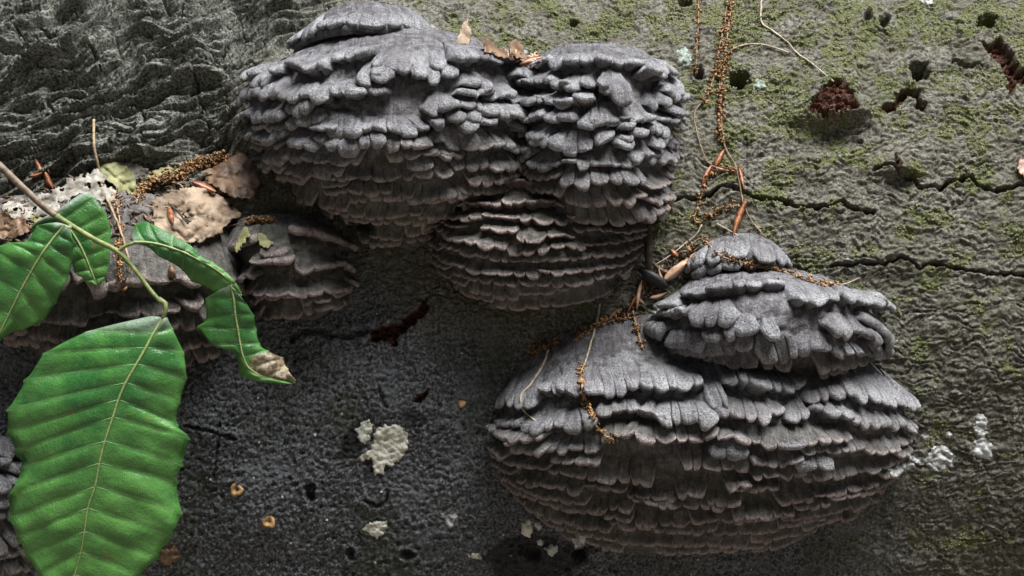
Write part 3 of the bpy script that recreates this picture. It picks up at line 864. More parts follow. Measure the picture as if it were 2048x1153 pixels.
def crust(label, poly, mat, thick=5, seed=1, name='crust_lichen', cat='lichen', group='pale crust lichens on the bark', step=2.4, jag=5):
    pl = np.asarray(poly, float)
    x0, y0 = pl.min(0) - 5; x1, y1 = pl.max(0) + 5
    X, Y = np.meshgrid(np.arange(x0, x1 + step, step), np.arange(y0, y1 + step, step))
    jx, jy = X + jag * fbm(X / 9, Y / 9, 2, seed), Y + jag * fbm(X / 9, Y / 9, 2, seed + 1)
    dd, ins = poly_dist(jx, jy, pl, True)
    sd = np.where(ins, dd, -dd)
    keep = sd > -3.5
    Z = np.full(X.shape, 0.0)
    Z[keep] = surf(X[keep], Y[keep])
    thick = thick * .6
    Z = Z + thick * (sstep(-2.5, 3, sd) * 1.6 - .6) + sstep(0, 6, sd) * (.9 * fbm(X / 8, Y / 8, 2, seed + 3) - 3.5 * sstep(.07, 0, np.abs(pn(X / 26, Y / 26, seed + 7))) * (thick > 2))
    q = keep[:-1, :-1] & keep[1:, :-1] & keep[:-1, 1:] & keep[1:, 1:]
    used = np.zeros(X.shape, bool)
    for a in (0, 1):
        for b in (0, 1):
            used[a:a + q.shape[0], b:b + q.shape[1]] |= q
    idx = np.full(X.shape, -1); idx[used] = np.arange(used.sum())
    i, j = q.nonzero()
    F = np.stack((idx[i, j], idx[i + 1, j], idx[i + 1, j + 1], idx[i, j + 1]), -1)
    P = at(X[used], Y[used], Z[used])
    return tag(mesh_obj(name, P, F, mat, loc=[float(c) for c in P.mean(0)]), label, cat, group)

def sliver(label, p0, p1, w, mat, lift=5, cup=.5, bend=6, name='bud_scale', cat='bud scale', group='fallen bud scales', seed=0):
    """a boat-shaped dry bud scale"""
    (xa, ya), (xb, yb) = p0, p1
    n, m = 12, 6
    t, a = np.meshgrid(np.linspace(0, 1, n), np.linspace(-1, 1, m), indexing='ij')
    wd = w * np.sin(math.pi * np.clip(t * .93 + .05, 0, 1)) ** .7
    L = math.hypot(xb - xa, yb - ya)
    tx, ty = (xb - xa) / L, (yb - ya) / L
    x = lerp(xa, xb, t) - ty * a * wd / 2 - ty * bend * np.sin(math.pi * t)
    y = lerp(ya, yb, t) + tx * a * wd / 2 + tx * bend * np.sin(math.pi * t)
    d0, d1 = surf1(xa, ya), surf1(xb, yb)
    dm = surf1((xa + xb) / 2, (ya + yb) / 2)
    base_d = np.maximum(lerp(d0, d1, t), lerp(d0, d1, t) + (dm - (d0 + d1) / 2) * np.sin(math.pi * t))
    d = base_d + lift + cup * w * (1 - a * a)
    P = at(x, y, d)
    o = mesh_obj(name, P, grid_faces(n, m), mat, loc=[float(c) for c in P.reshape(-1, 3).mean(0)])
    md = o.modifiers.new('thickness', 'SOLIDIFY'); md.thickness = .00035
    return tag(o, label, cat, group)

def spindle(name, label, cat, p0, p1, w, mat, lift=6, group=None, ribs=0):
    (xa, ya), (xb, yb) = p0, p1
    d0, d1 = surf1(xa, ya), surf1(xb, yb)
    d0 = d1 = max(d0, d1) if abs(d0 - d1) > 60 else (d0 + d1) / 2
    t = np.linspace(0, 1, 16)
    P = at(lerp(xa, xb, t), lerp(ya, yb, t), lerp(d0, d1, t) + lift + w * .35)
    v, f = tube_geo(P, w * .5 * S * (np.sin(math.pi * np.clip(t * .96 + .02, 0, 1)) ** .6 + .03), 14)
    if ribs:
        v = v.reshape(16, 14, 3); c = v.mean(1, keepdims=True)
        v = (c + (v - c) * (1 + .05 * np.cos(np.arange(14) * ribs * 2 * math.pi / 14))[None, :, None]).reshape(-1, 3)
    v = v + 0
    o = mesh_obj(name, v, f, mat, loc=[float(c) for c in v.mean(0)])
    return tag(o, label, cat, group)

# ------------------------------------------------------------------ green lichen granules on the upper bark
r = np.random.default_rng(3)
al = masks['algae'] * (1 - masks['wood'])
ok = np.nonzero((al > .12) & (np.abs(PH.ravel()) < 1.0) & (np.abs(PX.ravel()) < .235))[0]
ok = ok[r.random(len(ok)) < .34 * al[ok] ** 1.7]
tv = trunk_v.reshape(-1, 3)[ok]
print('granules', len(ok))
ico = np.array([(0, 0, 1), (.89, 0, .45), (.28, .85, .45), (-.72, .53, .45), (-.72, -.53, .45), (.28, -.85, .45), (.72, .53, -.45), (-.28, .85, -.45), (-.89, 0, -.45), (-.28, -.85, -.45), (.72, -.53, -.45), (0, 0, -1)])
icf = np.array([(0, 1, 2), (0, 2, 3), (0, 3, 4), (0, 4, 5), (0, 5, 1), (1, 6, 2), (2, 7, 3), (3, 8, 4), (4, 9, 5), (5, 10, 1), (2, 6, 7), (3, 7, 8), (4, 8, 9), (5, 9, 10), (1, 10, 6)])
def granules(name, pos, lo, hi, mat, label, cat, squash=.5):
    n = len(pos)
    sc = r.uniform(lo, hi, (n, 1, 1)) * S * r.uniform(.75, 1.25, (n, 1, 3)) * np.array((1, squash, 1))
    a = r.uniform(0, 6.28, n)
    rot = np.stack((np.cos(a), 0 * a, -np.sin(a), 0 * a, 1 + 0 * a, 0 * a, np.sin(a), 0 * a, np.cos(a)), -1).reshape(n, 3, 3)
    V = np.einsum('nij,kj->nki', rot, ico) * sc * r.uniform(.8, 1.2, (n, 12, 1)) + pos[:, None]
    F = (icf[None] + np.arange(n)[:, None, None] * 12).reshape(-1, 3)
    return tag(mesh_obj(name, V, F, mat), label, cat, kind='stuff')
granules('green_lichen', tv, 1.2, 2.9, M_GRAN, 'yellow-green granular lichen spread over the upper bark', 'lichen')
ok = np.nonzero((np.abs(PH.ravel()) < 1.0) & (np.abs(PX.ravel()) < .235) & (masks['low'] > .4))[0]
ok = ok[r.random(len(ok)) < .0009]
granules('pale_lichen_specks', trunk_v.reshape(-1, 3)[ok], 1.2, 4.2, M_GCRUST, 'tiny pale lichen specks dotted over the lower dark bark', 'lichen', .45)

# ------------------------------------------------------------------ pale crusts and small discs on the bark
crust('round cream crust lichen with dark cracks and a trailing white foot', [(752, 858), (775, 850), (800, 852), (815, 865), (818, 878), (812, 905), (800, 922), (788, 925), (782, 935), (772, 930), (768, 950), (748, 950), (746, 932), (742, 918), (722, 920), (716, 915), (740, 902), (746, 885)], M_CREAM, 7, 3)
crust('narrow white crust lichen close to the round cream one', [(712, 862), (722, 848), (738, 838), (747, 850), (742, 872), (728, 890), (718, 882)], M_CRUST, 6, 5)
crust('small cream crust lichen split by a crack, under the round one', [(726, 1055), (742, 1045), (760, 1040), (775, 1042), (773, 1062), (755, 1078), (742, 1068), (728, 1064)], M_CREAM, 6, 7)
crust('ragged grey-white lichen scrap right of the small cream crust', [(878, 1030), (900, 1030), (918, 1022), (915, 1038), (905, 1048), (902, 1060), (892, 1044)], M_GCRUST, 4, 9)
crust('lumpy cream lichen spot left of the fluted bracket foot', [(1040, 1055), (1050, 1042), (1064, 1045), (1066, 1065), (1058, 1076), (1045, 1070)], M_CREAM, 6, 11)
crust('tiny folded grey lichen beside the lumpy cream spot', [(1068, 1050), (1074, 1041), (1084, 1052), (1076, 1062)], M_GCRUST, 5, 12, step=1.8, jag=2)
crust('tiny smooth grey lichen dot under the lumpy cream spot', [(1074, 1082), (1082, 1078), (1088, 1085), (1084, 1093), (1076, 1092)], M_GCRUST, 4, 14, step=1.8, jag=2)
crust('white lichen flake on the black stain', [(1088, 1098), (1098, 1092), (1114, 1090), (1116, 1100), (1108, 1112), (1094, 1110)], M_GCRUST, 6, 13)
crust('bluish white lichen flake touching the fluted bracket foot', [(1144, 1080), (1152, 1070), (1168, 1072), (1174, 1082), (1166, 1098), (1150, 1098)], M_GCRUST, 6, 15)
crust('cream and white lichen flake left of the black stain', [(934, 1108), (950, 1106), (964, 1112), (962, 1122), (948, 1118)], M_CREAM, 5, 17)
crust('white papery patch at the right edge of the fluted bracket', [(1780, 942), (1792, 930), (1812, 928), (1824, 912), (1838, 918), (1830, 936), (1808, 942), (1800, 956), (1784, 956)], M_GCRUST, 2.4, 19, jag=7)
crust('broad white crust lichen between papery patch and tall white one', [(1838, 918), (1856, 912), (1862, 895), (1884, 890), (1908, 906), (1906, 926), (1884, 944), (1866, 936), (1850, 928)], M_GCRUST, 2.4, 21, jag=7)
crust('tall white crust lichen near the right end of the bark', [(1946, 856), (1958, 826), (1972, 832), (1978, 856), (1968, 872), (1986, 894), (1982, 918), (1950, 916), (1942, 898), (1954, 876)], M_GCRUST, 2.4, 23, jag=7)
crust('small white lichen dot right of the fluted bracket rim', [(1842, 872), (1850, 864), (1862, 870), (1858, 880), (1846, 882)], M_GCRUST, 3, 25, step=1.8, jag=2)
crust('small white lichen dot below the tall white crust', [(1890, 868), (1898, 862), (1904, 870), (1898, 878)], M_GCRUST, 3, 26, step=1.8, jag=2)
crust('white lichen speck high on the bark above the torn knob', [(1838, 0), (1850, -6), (1870, -4), (1866, 8), (1846, 10)], M_GCRUST, 4, 27)
crust('pale mint lichen rosette beside the round insect hole', [(1504, 168), (1512, 160), (1530, 162), (1532, 174), (1520, 180), (1508, 178)], M_MINT, 2.5, 28)
crust('pale mint lichen patch beside the short catkin string', [(1354, 104), (1362, 96), (1380, 102), (1382, 128), (1368, 134), (1356, 122)], M_MINT, 1.6, 29, jag=8)

def disc(label, x, y, rad, mat, hollow=True):
    d = surf1(x, y)
    c = at(x, y, d)
    prof = [(0, -.25), (.25, -.3), (.5, .1), (.75, .42), (1.0, .3), (1.12, -.2)] if hollow else [(0, .4), (.4, .45), (.8, .3), (1.05, -.2)]
    n = 18
    V, F = [], []
    for i, (q, z) in enumerate(prof):
        for k in range(n):
            a = 2 * math.pi * k / n
            w = rad * S * q * (1 + .12 * math.sin(a * 3 + x) + .08 * math.sin(a * 5))
            V.append((c[0] + w * math.cos(a), c[1] - (z * rad * .6 + 1.5) * S, c[2] + w * math.sin(a)))
    for i in range(len(prof) - 1):
        F += [(i * n + k, i * n + (k + 1) % n, (i + 1) * n + (k + 1) % n, (i + 1) * n + k) for k in range(n)]
    return tag(mesh_obj('disc_fungus', V, F, mat, loc=[float(q) for q in c]), label, 'fungus', 'ochre disc fungi on the lower bark')
disc('ochre ring-shaped disc fungus right of the big leaf, upper one', 473, 980, 12, M_ORANGE)
disc('ochre ring-shaped disc fungus right of the big leaf, lower one', 538, 1044, 12, M_ORANGE)
disc('tiny ochre disc left of the fluted bracket', 924, 808, 7, M_ORANGE, False)
crust('brown rotten scab beside the lower edge of the big leaf', [(318, 1118), (322, 1100), (340, 1090), (356, 1098), (358, 1116), (344, 1132), (326, 1132)], M_BROWN, 8, 31, name='rotten_scab', cat='bark scab', group=None)

# ------------------------------------------------------------------ catkin strings and threads
strand('short catkin string dangling beside the tall grey bracket', [(1398, -14), (1396, 60), (1393, 110), (1391, 146)], 1.4, (0, 1), seed=2, dens=.6)
strand('catkin string that swings left past the round insect hole', [(1456, -14), (1450, 40), (1440, 90), (1426, 160), (1412, 195), (1390, 225), (1395, 270), (1412, 320), (1424, 328)], 1.6, (0, .62), seed=3, dens=.55)
strand('longest catkin string, hanging straight down to the small round cap', [(1464, -14), (1456, 60), (1451, 110), (1444, 160), (1442, 220), (1446, 270), (1452, 300), (1470, 330), (1480, 370), (1486, 405), (1502, 440), (1530, 474)], 2.0, (0, .52), seed=4, dens=1.0, spread=5)
strand('thin catkin string twined along the longest one', [(1452, 112), (1441, 150), (1439, 210), (1440, 262), (1448, 290)], 1.4, (0, 1), seed=5, dens=.9)
strand('bare brown thread running down to the torn bark knob', [(1525, -12), (1522, 42), (1545, 62), (1575, 85), (1592, 105), (1620, 125), (1645, 145), (1668, 164)], 2.4, None, seed=6, name='dry_thread', cat='thread', mat=M_LTHREAD)
strand('arched brown thread joining the catkin strings to the bare one', [(1456, 108), (1466, 99), (1490, 90), (1520, 89), (1550, 96), (1578, 106)], 2.0, (.0, .3), seed=7, dens=.2, name='dry_thread', cat='thread', mat=M_LTHREAD)
strand('looped catkin string tangled over the bark crack', [(1482, 345), (1465, 336), (1440, 340), (1416, 352), (1406, 382), (1394, 418), (1388, 438), (1400, 446), (1422, 425), (1450, 416), (1478, 410)], 1.8, (0, 1), seed=8, dens=.45)
strand('straw thread slanting from the catkin tangle to the litter', [(1404, 450), (1392, 470), (1370, 488), (1340, 512), (1310, 530)], 1.6, None, seed=9, name='dry_thread', cat='thread', mat=M_LTHREAD)
strand('straw thread stub above the small round cap', [(1434, 448), (1452, 458), (1478, 472)], 1.6, None, seed=10, name='dry_thread', cat='thread', mat=M_LTHREAD)
strand('catkin string lying across the small round cap and past its right side', [(1380, 492), (1400, 478), (1418, 490), (1440, 512), (1480, 524), (1520, 532), (1560, 542), (1600, 556), (1640, 570), (1652, 562)], 1.8, (.1, 1), seed=11, dens=.75)
strand('straw thread end beside the scalloped bracket', [(1640, 572), (1672, 570), (1690, 568), (1720, 556)], 1.6, (0, .4), seed=12, dens=.6, name='dry_thread', cat='thread', mat=M_LTHREAD)
strand('catkin string trailing over the bare top of the fluted bracket', [(1200, 608), (1195, 640), (1185, 675), (1172, 720), (1163, 745), (1165, 780), (1178, 815), (1190, 848), (1206, 868), (1224, 882)], 2.2, (.42, 1), seed=13, dens=.9, mat=M_LTHREAD)
strand('pale curved thread on the left shoulder of the fluted bracket', [(1097, 700), (1086, 730), (1062, 768), (1043, 790), (1044, 815), (1058, 832), (1072, 842)], 2.6, None, seed=14, name='dry_thread', cat='thread', mat=M_LTHREAD)
strand('short catkin string hanging from the litter pocket', [(1266, 622), (1272, 650), (1280, 680), (1289, 704)], 1.8, (0, .9), seed=15, dens=.4)
strand('clump of brown catkin scales on the left shoulder of the fluted bracket', [(1062, 708), (1080, 698), (1096, 690), (1114, 686)], 1.6, (0, 1), seed=16, dens=1.6, spread=7)
strand('clump of catkin scales between bulb and fluted bracket', [(1146, 682), (1165, 668), (1190, 655), (1222, 642), (1250, 634)], 1.6, (0, 1), seed=17, dens=1.5, spread=7)

# ------------------------------------------------------------------ litter pocket left of the scalloped bracket
spindle('dark_stick', 'dark upright stick at the right side of the hanging bulb', 'stick', (1296, 448), (1298, 556), 17, M_DARKBIT, 4)
spindle('black_husk', 'black spindle-shaped husk wedged beside the scalloped bracket', 'husk', (1282, 541), (1336, 576), 24, M_BLACK, 8, ribs=3)
BITS = [((1291, 562), (1254, 626), 8, M_RUST, 'long rust bud scale standing left of the black husk'), ((1284, 560), (1274, 618), 9, M_PALEBUD, 'pale twisted bud scale under the black husk'),
        ((1343, 540), (1392, 504), 12, M_PALEBUD, 'bright streaked bud scale at the top of the litter pocket'), ((1328, 562), (1374, 526), 22, M_PALEBUD, 'broad pale bud scale leaning on the scalloped bracket'),
        ((1300, 596), (1332, 586), 11, M_PALEBUD, 'short bright bud scale under the black husk'), ((1318, 532), (1328, 562), 6, M_PALEBUD, 'thin straw sliver behind the black husk'),
        ((1340, 500), (1356, 514), 12, M_RUST, 'dark red bud scale above the broad pale one'), ((1376, 492), (1382, 506), 12, M_CATKIN, 'yellow-brown scale under the straw thread'),
        ((1300, 520), (1340, 548), 9, M_BROWN, 'brown sliver at the back of the litter pocket'), ((1264, 590), (1290, 610), 12, M_BROWN, 'brown crumpled sliver low in the litter pocket'),
        ((1244, 618), (1216, 640), 14, M_BROWN, 'mossy brown scrap under the hanging bulb'), ((1256, 636), (1282, 630), 7, M_RUST, 'small rust sliver on the fluted bracket edge'),
        ((1448, 300), (1428, 338), 12, M_RUST, 'rust bud scale caught in the catkin tangle'), ((1424, 330), (1404, 372), 10, M_RUST, 'curved rust bud scale left in the catkin tangle'),
        ((1420, 330), (1470, 342), 7, M_RUST, 'thin rust sliver across the catkin tangle'), ((1478, 334), (1488, 378), 9, M_RUST, 'thin rust bud scale right in the catkin tangle'),
        ((1494, 398), (1466, 472), 14, M_RUST, 'long rust bud scale above the small round cap'), ((1341, 388), (1345, 432), 11, M_RUST, 'orange bud scale on the flank of the tall grey bracket'),
        ((1036, 130), (1088, 114), 15, M_RUST, 'orange bud scale between the two large grey brackets')]
for i, (a, b, w, mt, lb) in enumerate(BITS):
    sliver(lb, a, b, w, mt, 5, .45, 3 + (i % 3) * 2 - 3)
rr = np.random.default_rng(21)
c = []
for _ in range(130):
    t_ = rr.random()
    x, y = lerp(1232, 1385, t_) + rr.normal() * 9, lerp(640, 500, t_) + rr.normal() * 12
    c.append(at(x, y, surf1(x, y) + 3))
flakes('litter_crumbs', c, 5, M_BROWN, None, rr, 2.4)
tag(bpy.data.objects['litter_crumbs'], 'small brown litter crumbs filling the pocket beside the scalloped bracket', 'litter')
c = []
for _ in range(60):
    x, y = rr.uniform(985, 1075), 0
    y = lerp(108, 120, (x - 985) / 90) + rr.normal() * 7
    c.append(at(x, y, surf1(x, y) + 3))
flakes('litter_crumb_drift', c, 4.5, M_PALEBUD, None, rr, 1.8)
tag(bpy.data.objects['litter_crumb_drift'], 'pale crumbs lodged between the two large grey brackets', 'litter')
sheet('dead_leaf_scrap', 'upright brown leaf scrap behind the largest grey bracket', 'dead leaf', [(926, 46), (934, 38), (941, 68), (940, 96), (925, 96), (910, 90)], M_TAN, 10, 4, seed=3, step=2.2, group='dead leaf scraps')
sheet('dead_leaf_scrap', 'dark brown pointed leaf scrap in the notch between large brackets', 'dead leaf', [(963, 76), (974, 78), (992, 94), (1030, 108), (1046, 118), (1030, 124), (995, 112), (970, 104)], M_BROWN, 8, 4, seed=5, step=2.2, group='dead leaf scraps')
sheet('dead_leaf_scrap', 'grey-brown leaf scrap standing behind the orange bud scale', 'dead leaf', [(1016, 86), (1030, 80), (1048, 98), (1056, 118), (1038, 120), (1020, 108)], M_BROWN, 4, 4, seed=7, step=2.2, group='dead leaf scraps')
sheet('dead_leaf_scrap', 'orange-brown leaf edge at the right end of the bark', 'dead leaf', [(2036, 322), (2062, 316), (2070, 356), (2050, 356), (2036, 342)], M_RUST, 6, 3, seed=9, group='dead leaf scraps')

# ------------------------------------------------------------------ litter on the left ledge
sheet('dead_leaf', 'large tan curled dead leaf beside the small brown bracket', 'dead leaf', [(302, 405), (340, 384), (382, 374), (416, 377), (446, 394), (472, 414), (482, 432), (458, 446), (442, 464), (402, 486), (350, 488), (318, 474), (304, 440)], M_TAN, 10, 16, seed=11, tilt=(-6, 8), curl=-14, jag=5, veins=((470, 425), (310, 440)))
sheet('dead_leaf', 'brown dead leaf tucked under the largest grey bracket', 'dead leaf', [(398, 346), (440, 330), (480, 305), (505, 322), (520, 368), (508, 396), (470, 398), (448, 384), (418, 368)], M_BROWN, 14, 7, seed=13, curl=-16, jag=3, veins=((402, 350), (515, 372)))
sheet('dead_leaf', 'bleached white skeleton leaf under the brown twig', 'dead leaf', [(6, 414), (34, 394), (56, 398), (86, 386), (114, 398), (124, 428), (78, 438), (40, 440), (16, 432)], M_WHITE, 8, 12, .42, seed=15, jag=7)
sheet('dead_leaf', 'bleached white torn leaf full of holes beside the thin grey twig', 'dead leaf', [(84, 398), (118, 380), (134, 360), (165, 352), (186, 342), (206, 342), (214, 374), (232, 386), (234, 418), (212, 420), (165, 394), (124, 404), (96, 414)], M_WHITE, 8, 12, .36, seed=17, jag=8)
sheet('dead_leaf', 'white torn leaf scrap behind the olive leaf', 'dead leaf', [(240, 324), (270, 328), (297, 341), (284, 354), (274, 364), (254, 348)], M_WHITE, 6, 5, seed=19, step=2.4)
sheet('dead_leaf', 'olive-green dried leaf leaning on the thin grey twig', 'dead leaf', [(195, 326), (212, 321), (234, 322), (254, 334), (268, 354), (275, 378), (270, 392), (252, 390), (236, 392), (233, 376), (214, 362), (200, 350)], M_OLIVE, 16, 5, seed=45, curl=-10, jag=3, step=2.4, veins=((196, 328), (270, 390)))
sheet('dead_leaf', 'small grey-green leaf scrap behind the catkin cluster', 'dead leaf', [(294, 354), (308, 342), (336, 334), (368, 337), (352, 354), (322, 360), (300, 364)], M_OLIVE, 6, 6, seed=21, step=2.6)
sheet('dead_leaf_scrap', 'narrow tan leaf scrap on top of the small brown bracket', 'dead leaf', [(488, 452), (498, 456), (500, 474), (486, 490), (474, 506), (468, 500), (478, 478)], M_OLIVE, 8, 4, seed=23, step=2.2, group='dead leaf scraps')
sheet('dead_leaf_scrap', 'square tan leaf scrap on top of the small brown bracket', 'dead leaf', [(513, 470), (524, 464), (546, 486), (536, 500), (520, 490)], M_OLIVE, 8, 4, seed=25, step=2.2, group='dead leaf scraps')
strand('thick golden catkin cluster arching over the litter ledge', [(272, 408), (280, 388), (296, 372), (330, 356), (352, 356), (372, 340), (398, 328), (425, 322), (452, 316)], 2, (0, 1), seed=31, dens=3.0, spread=6.5, size=4.8, lift=14)
strand('catkin string hanging down beside the thin grey twig', [(228, 384), (233, 410), (239, 440), (240, 480), (239, 520), (243, 556), (248, 592)], 2, (0, 1), seed=32, dens=.9, lift=12)
strand('brown wiry thread ending in a tassel over the small brown bracket', [(352, 366), (366, 376), (378, 408), (396, 440), (430, 456), (470, 450), (510, 442), (552, 442)], 1.6, (.78, 1), seed=33, dens=1.6, spread=4, lift=9, name='dry_thread', cat='thread')
strand('thin grey twig rising from the litter ledge over the rugged bark', [(188, 240), (188, 290), (197, 335), (206, 378), (224, 420), (244, 470), (257, 520), (259, 548)], 3.2, None, seed=34, lift=22, name='dry_twig', cat='twig', mat=M_THREAD)
strand('short black twig lying on the tan dead leaf', [(316, 390), (332, 404), (352, 420), (376, 448)], 2.8, None, seed=35, lift=28, name='dry_twig', cat='twig', mat=M_DARKBIT)
strand('brown thread crossing the edge of the tan dead leaf', [(290, 412), (312, 416), (334, 414), (344, 408)], 1.6, (0, .4), seed=36, dens=1.0, lift=26, name='dry_thread', cat='thread')
sliver('glossy red bud scale between brown and tan dead leaves', (384, 364), (432, 384), 20, M_RUST, 18, .6, 2)
sliver('slim rust bud scale lying on the tan dead leaf', (337, 414), (346, 448), 12, M_RUST, 30, .6, 0)
sliver('rust bud scale stuck in the rugged bark', (70, 318), (92, 352), 11, M_RUST, 5, .5, 3)
sliver('rust bud scale at the foot of the rugged bark', (90, 345), (106, 378), 14, M_RUST, 5, .5, 2)
sliver('small brown bud scale above the white torn leaf', (136, 350), (162, 362), 14, M_BROWN, 6, .5, 3)
sliver('dark rust sliver left of the stuck bud scale', (60, 352), (84, 346), 8, M_RUST, 5, .5, 2)
sliver('brown husk hanging under the insect-eaten leaf', (342, 528), (352, 566), 16, M_BROWN, 10, .5, 3)

c = []
for _ in range(420):
    x = rr.uniform(-30, 470)
    y = 425 - .12 * x + rr.normal() * 26 + 14
    c.append(at(x, y, surf1(x, y) + 3))
flakes('ledge_crumbs', c, 5.5, M_BROWN, None, rr, 2.2)
tag(bpy.data.objects['ledge_crumbs'], 'brown litter crumbs strewn along the ledge under the dead leaves', 'litter')
sheet('dead_leaf', 'dark brown leaf under the bleached skeleton leaf', 'dead leaf', [(-30, 430), (20, 424), (52, 436), (64, 462), (30, 478), (-30, 476)], M_BROWN, 7, 10, seed=41, jag=6)
sheet('dead_leaf', 'olive-brown crumpled leaf between skeleton leaf and green leaves', 'dead leaf', [(58, 430), (96, 416), (120, 430), (112, 450), (84, 452), (62, 446)], M_OLIVE, 9, 9, seed=43, jag=5)

# ------------------------------------------------------------------ the green beech sprig in front
def leaf(root, keys, dM, dl, dr, pleat=5, scallop=.03, dry=None, label=None, per=8, ns=10, wave=0, seed=0):
    k = np.asarray(keys, float)
    K = len(k)
    nt = (K - 1) * per + 1
    tk = np.linspace(0, K - 1, nt)
    M, L, Rr = (catmull(k[:, i], tk) for i in range(3))
    f = tk - np.floor(tk + 1e-9)
    hump = np.sin(math.pi * f) ** .6
    s = np.linspace(-1, 1, 2 * ns + 1)
    q = np.abs(s)[None]
    E = np.where(s[None, :, None] < 0, L[:, None], Rr[:, None])
    qe = q * (1 - scallop * hump[:, None] * q ** 2 + .022 * np.exp(-(np.minimum(f, 1 - f) / .10) ** 2)[:, None] * (q > .99))
    XY = M[:, None] + (E - M[:, None]) * qe[..., None]
    # side veins sweep forward a little
    sw = np.gradient(M, axis=0)[:, None] * (per * -.22) * (q * (1 - q))[..., None]
    XY = XY + sw
    t1 = tk / (K - 1)
    dm = np.interp(t1, np.linspace(0, 1, len(dM)), dM)
    de = np.where(s[None] < 0, np.interp(t1, np.linspace(0, 1, len(dl)), dl)[:, None], np.interp(t1, np.linspace(0, 1, len(dr)), dr)[:, None])
    dd = dm[:, None] + de * q ** 1.3 + pleat * hump[:, None] * sstep(0, .3, q) * (1 - .5 * q ** 3) + wave * q * fbm(XY[..., 0] / 60, XY[..., 1] / 60, 2, seed)
    P = at(XY[..., 0], XY[..., 1], dd)
    vd = np.repeat(np.minimum(f, 1 - f)[:, None], len(s), 1)
    lv = np.stack((np.repeat(t1[:, None], len(s), 1), q + 0 * vd, vd), -1)
    dr_ = np.zeros(P.shape[:2]) if dry is None else dry(t1[:, None] + 0 * vd, s[None] + 0 * vd)
    o = mesh_obj('leaf', P, grid_faces(nt, len(s)), M_LEAF, root, dict(lv=lv.reshape(-1, 3), dry=dr_.ravel()))
    if label:
        o['label'] = label
    md = o.modifiers.new('thickness', 'SOLIDIFY'); md.thickness = .0003; md.offset = 0
    up = np.array([0, -1, 0]) * S
    tube('midrib', P[:, ns] + up * 1.2, S * np.linspace(2.6, 1.0, nt), M_VEIN, o, 6)
    for i in range(1, K - 1):
        for sl in (slice(ns, None, -1), slice(ns, None)):
            V = P[i * per, sl]
            tube('vein', V + up * .25, S * np.linspace(1.1, .5, len(V)), M_SVEIN, o, 5)
    return o

TW = [(-420, 60, -40), (-300, 130, 120), (-160, 215, 235), (-40, 302, 262), (0, 333, 264), (60, 389, 262), (96, 421, 260), (140, 450, 256), (190, 480, 250), (236, 504, 244), (268, 538, 243), (300, 580, 244), (322, 605, 246)]
sprig = thing('beech_sprig', 'living beech sprig with glossy green leaves, insect holes and a withered tip', 'sprig', at(*TW[0]))
tp = path(TW, 5)
k = np.linspace(0, 1, len(tp))
tr_ = lerp(7.5, 3.6, np.clip((tp[:, 0] + 60) / 380, 0, 1)) * (1 + .05 * np.sin(k * 40))
Ptw = at(tp[:, 0], tp[:, 1], tp[:, 2])
j = int(np.argmax(tp[:, 0] > 110))
tube('stem', Ptw[:j + 1], tr_[:j + 1] * S, M_TWIG_B, sprig, 10)['label'] = 'brown older half of the twig'
tube('stem', Ptw[j:], tr_[j:] * S, M_TWIG_G, sprig, 10)['label'] = 'green young half of the twig'
def petiole(pts, w=3.2):
    p = path(pts, 4)
    tube('petiole', at(p[:, 0], p[:, 1], p[:, 2]), S * w, M_TWIG_G, sprig, 8)
def bud(x, y, d, x2, y2, w=9):
    t = np.linspace(0, 1, 9)
    tube('bud', at(lerp(x, x2, t), lerp(y, y2, t), d + 0 * t), S * w * .5 * (np.sin(math.pi * np.clip(t * .9 + .08, 0, 1)) ** .7 + .05), M_TWIG_B, sprig, 8)
petiole([(318, 598, 246), (330, 608, 250), (331, 622, 250), (326, 638, 246)], 4.4)
bud(316, 600, 248, 336, 609, 10)
petiole([(236, 503, 244), (250, 493, 246), (272, 485, 244)], 3.4)
petiole([(138, 449, 256), (142, 456, 264), (136, 456, 268), (128, 452, 266)], 3.4)
petiole([(104, 425, 256), (108, 424, 244), (114, 426, 222)], 2.8)

BIG = [((326, 636), (300, 633), (334, 636)), ((307, 668), (175, 664), (344, 656)), ((292, 696), (90, 707), (367, 706)), ((273, 729), (51, 761), (373, 757)), ((252, 766), (16, 820), (360, 806)),
       ((237, 800), (15, 868), (355, 850)), ((226, 835), (30, 905), (378, 878)), ((210, 883), (42, 938), (364, 932)), ((199, 927), (18, 992), (354, 966)), ((190, 974), (19, 1040), (363, 1027)),
       ((176, 1017), (35, 1078), (344, 1075)), ((169, 1064), (52, 1114), (314, 1117)), ((162, 1105), (78, 1152), (278, 1152)), ((150, 1150), (110, 1185), (225, 1185)), ((138, 1200), (130, 1212), (150, 1212))]
leaf(sprig, BIG, (246, 262, 262, 250, 225), (-10, -26, -34, -28, -10), (-4, -34, -48, -44, -10), 5.5, .02, label='largest leaf, broad and glossy with a whitish base', wave=10, seed=5)
L1 = [((130, 450), (112, 446), (140, 455)), ((113, 470), (75, 452), (147, 488)), ((96, 492), (54, 482), (146, 520)), ((80, 515), (20, 486), (136, 560)), ((62, 545), (-22, 500), (112, 606)), ((40, 585), (-60, 542), (86, 642)),
      ((18, 630), (-54, 612), (46, 660)), ((-6, 678), (-34, 668), (10, 672)), ((-18, 702), (-24, 700), (-12, 704))]
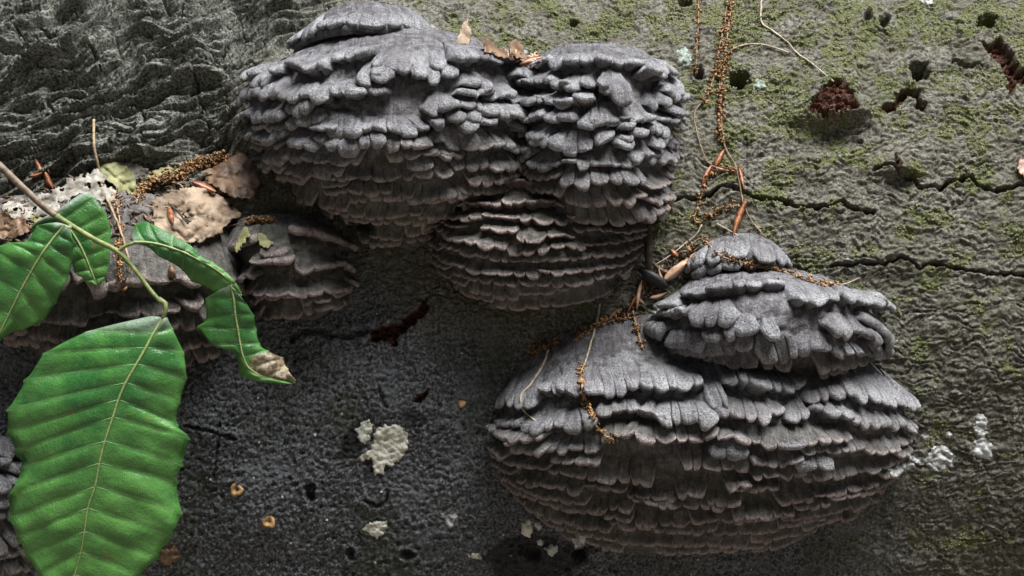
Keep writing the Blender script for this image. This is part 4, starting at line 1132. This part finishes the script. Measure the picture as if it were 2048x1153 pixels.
leaf(sprig, L1, (266, 272, 262, 240), (0, -18, -26, -8), (0, -16, -26, -8), 6, .03, label='leaf with brown nibbled hole at its edge', wave=10, seed=6,
     dry=lambda t, s: .55 * np.exp(-(((t - .62) / .10) ** 2 + ((s + .5) / .45) ** 2)))
L2 = [((112, 424), (70, 446), (168, 384)), ((128, 442), (62, 462), (190, 396)), ((145, 466), (98, 484), (212, 428)), ((160, 490), (128, 506), (222, 460)), ((172, 515), (144, 526), (221, 495)), ((182, 540), (150, 546), (219, 530)),
      ((190, 560), (166, 562), (211, 553)), ((195, 572), (190, 572), (200, 571))]
leaf(sprig, L2, (222, 214, 208, 206), (0, -4, -4, 0), (-10, -6, -8, 0), 4, .02, label='leaf hanging behind the twig', wave=6, seed=7, dry=lambda t, s: .6 * sstep(.25, 0, t))
L3 = [((268, 485), (261, 472), (270, 488)), ((290, 485), (272, 450), (297, 495)), ((318, 489), (296, 446), (318, 513)), ((345, 497), (345, 471), (340, 524)), ((370, 506), (380, 491), (365, 541)), ((395, 519), (402, 513), (383, 562)),
      ((420, 532), (426, 525), (405, 571)), ((445, 549), (454, 547), (428, 583)), ((465, 570), (472, 568), (450, 582)), ((484, 592), (482, 584), (476, 590))]
leaf(sprig, L3, (246, 246, 236, 222), (-30, -14, -8, 0), (-4, -16, -20, 0), 4, .02, label='narrow leaf seen edge-on, greying at its fold', wave=8, seed=8, dry=lambda t, s: .6 * sstep(.6, .9, t) * sstep(.2, .7, s))
L4 = [((462, 570), (452, 574), (478, 590)), ((468, 600), (412, 598), (494, 610)), ((471, 630), (410, 640), (508, 632)), ((476, 660), (394, 656), (513, 660)), ((481, 690), (424, 690), (520, 688)), ((487, 715), (470, 708), (536, 702)),
      ((500, 738), (480, 748), (566, 716)), ((532, 755), (512, 762), (576, 738)), ((590, 766), (586, 769), (592, 762))]
leaf(sprig, L4, (226, 214, 205, 200), (0, -10, -12, 0), (0, -26, -8, 0), 4, .05, label='insect-eaten lower leaf with a withered brown tip', wave=14, seed=9, dry=lambda t, s: .9 * sstep(.5, .75, t) * sstep(-.4, .5, s) + .3 * sstep(.6, .9, t))
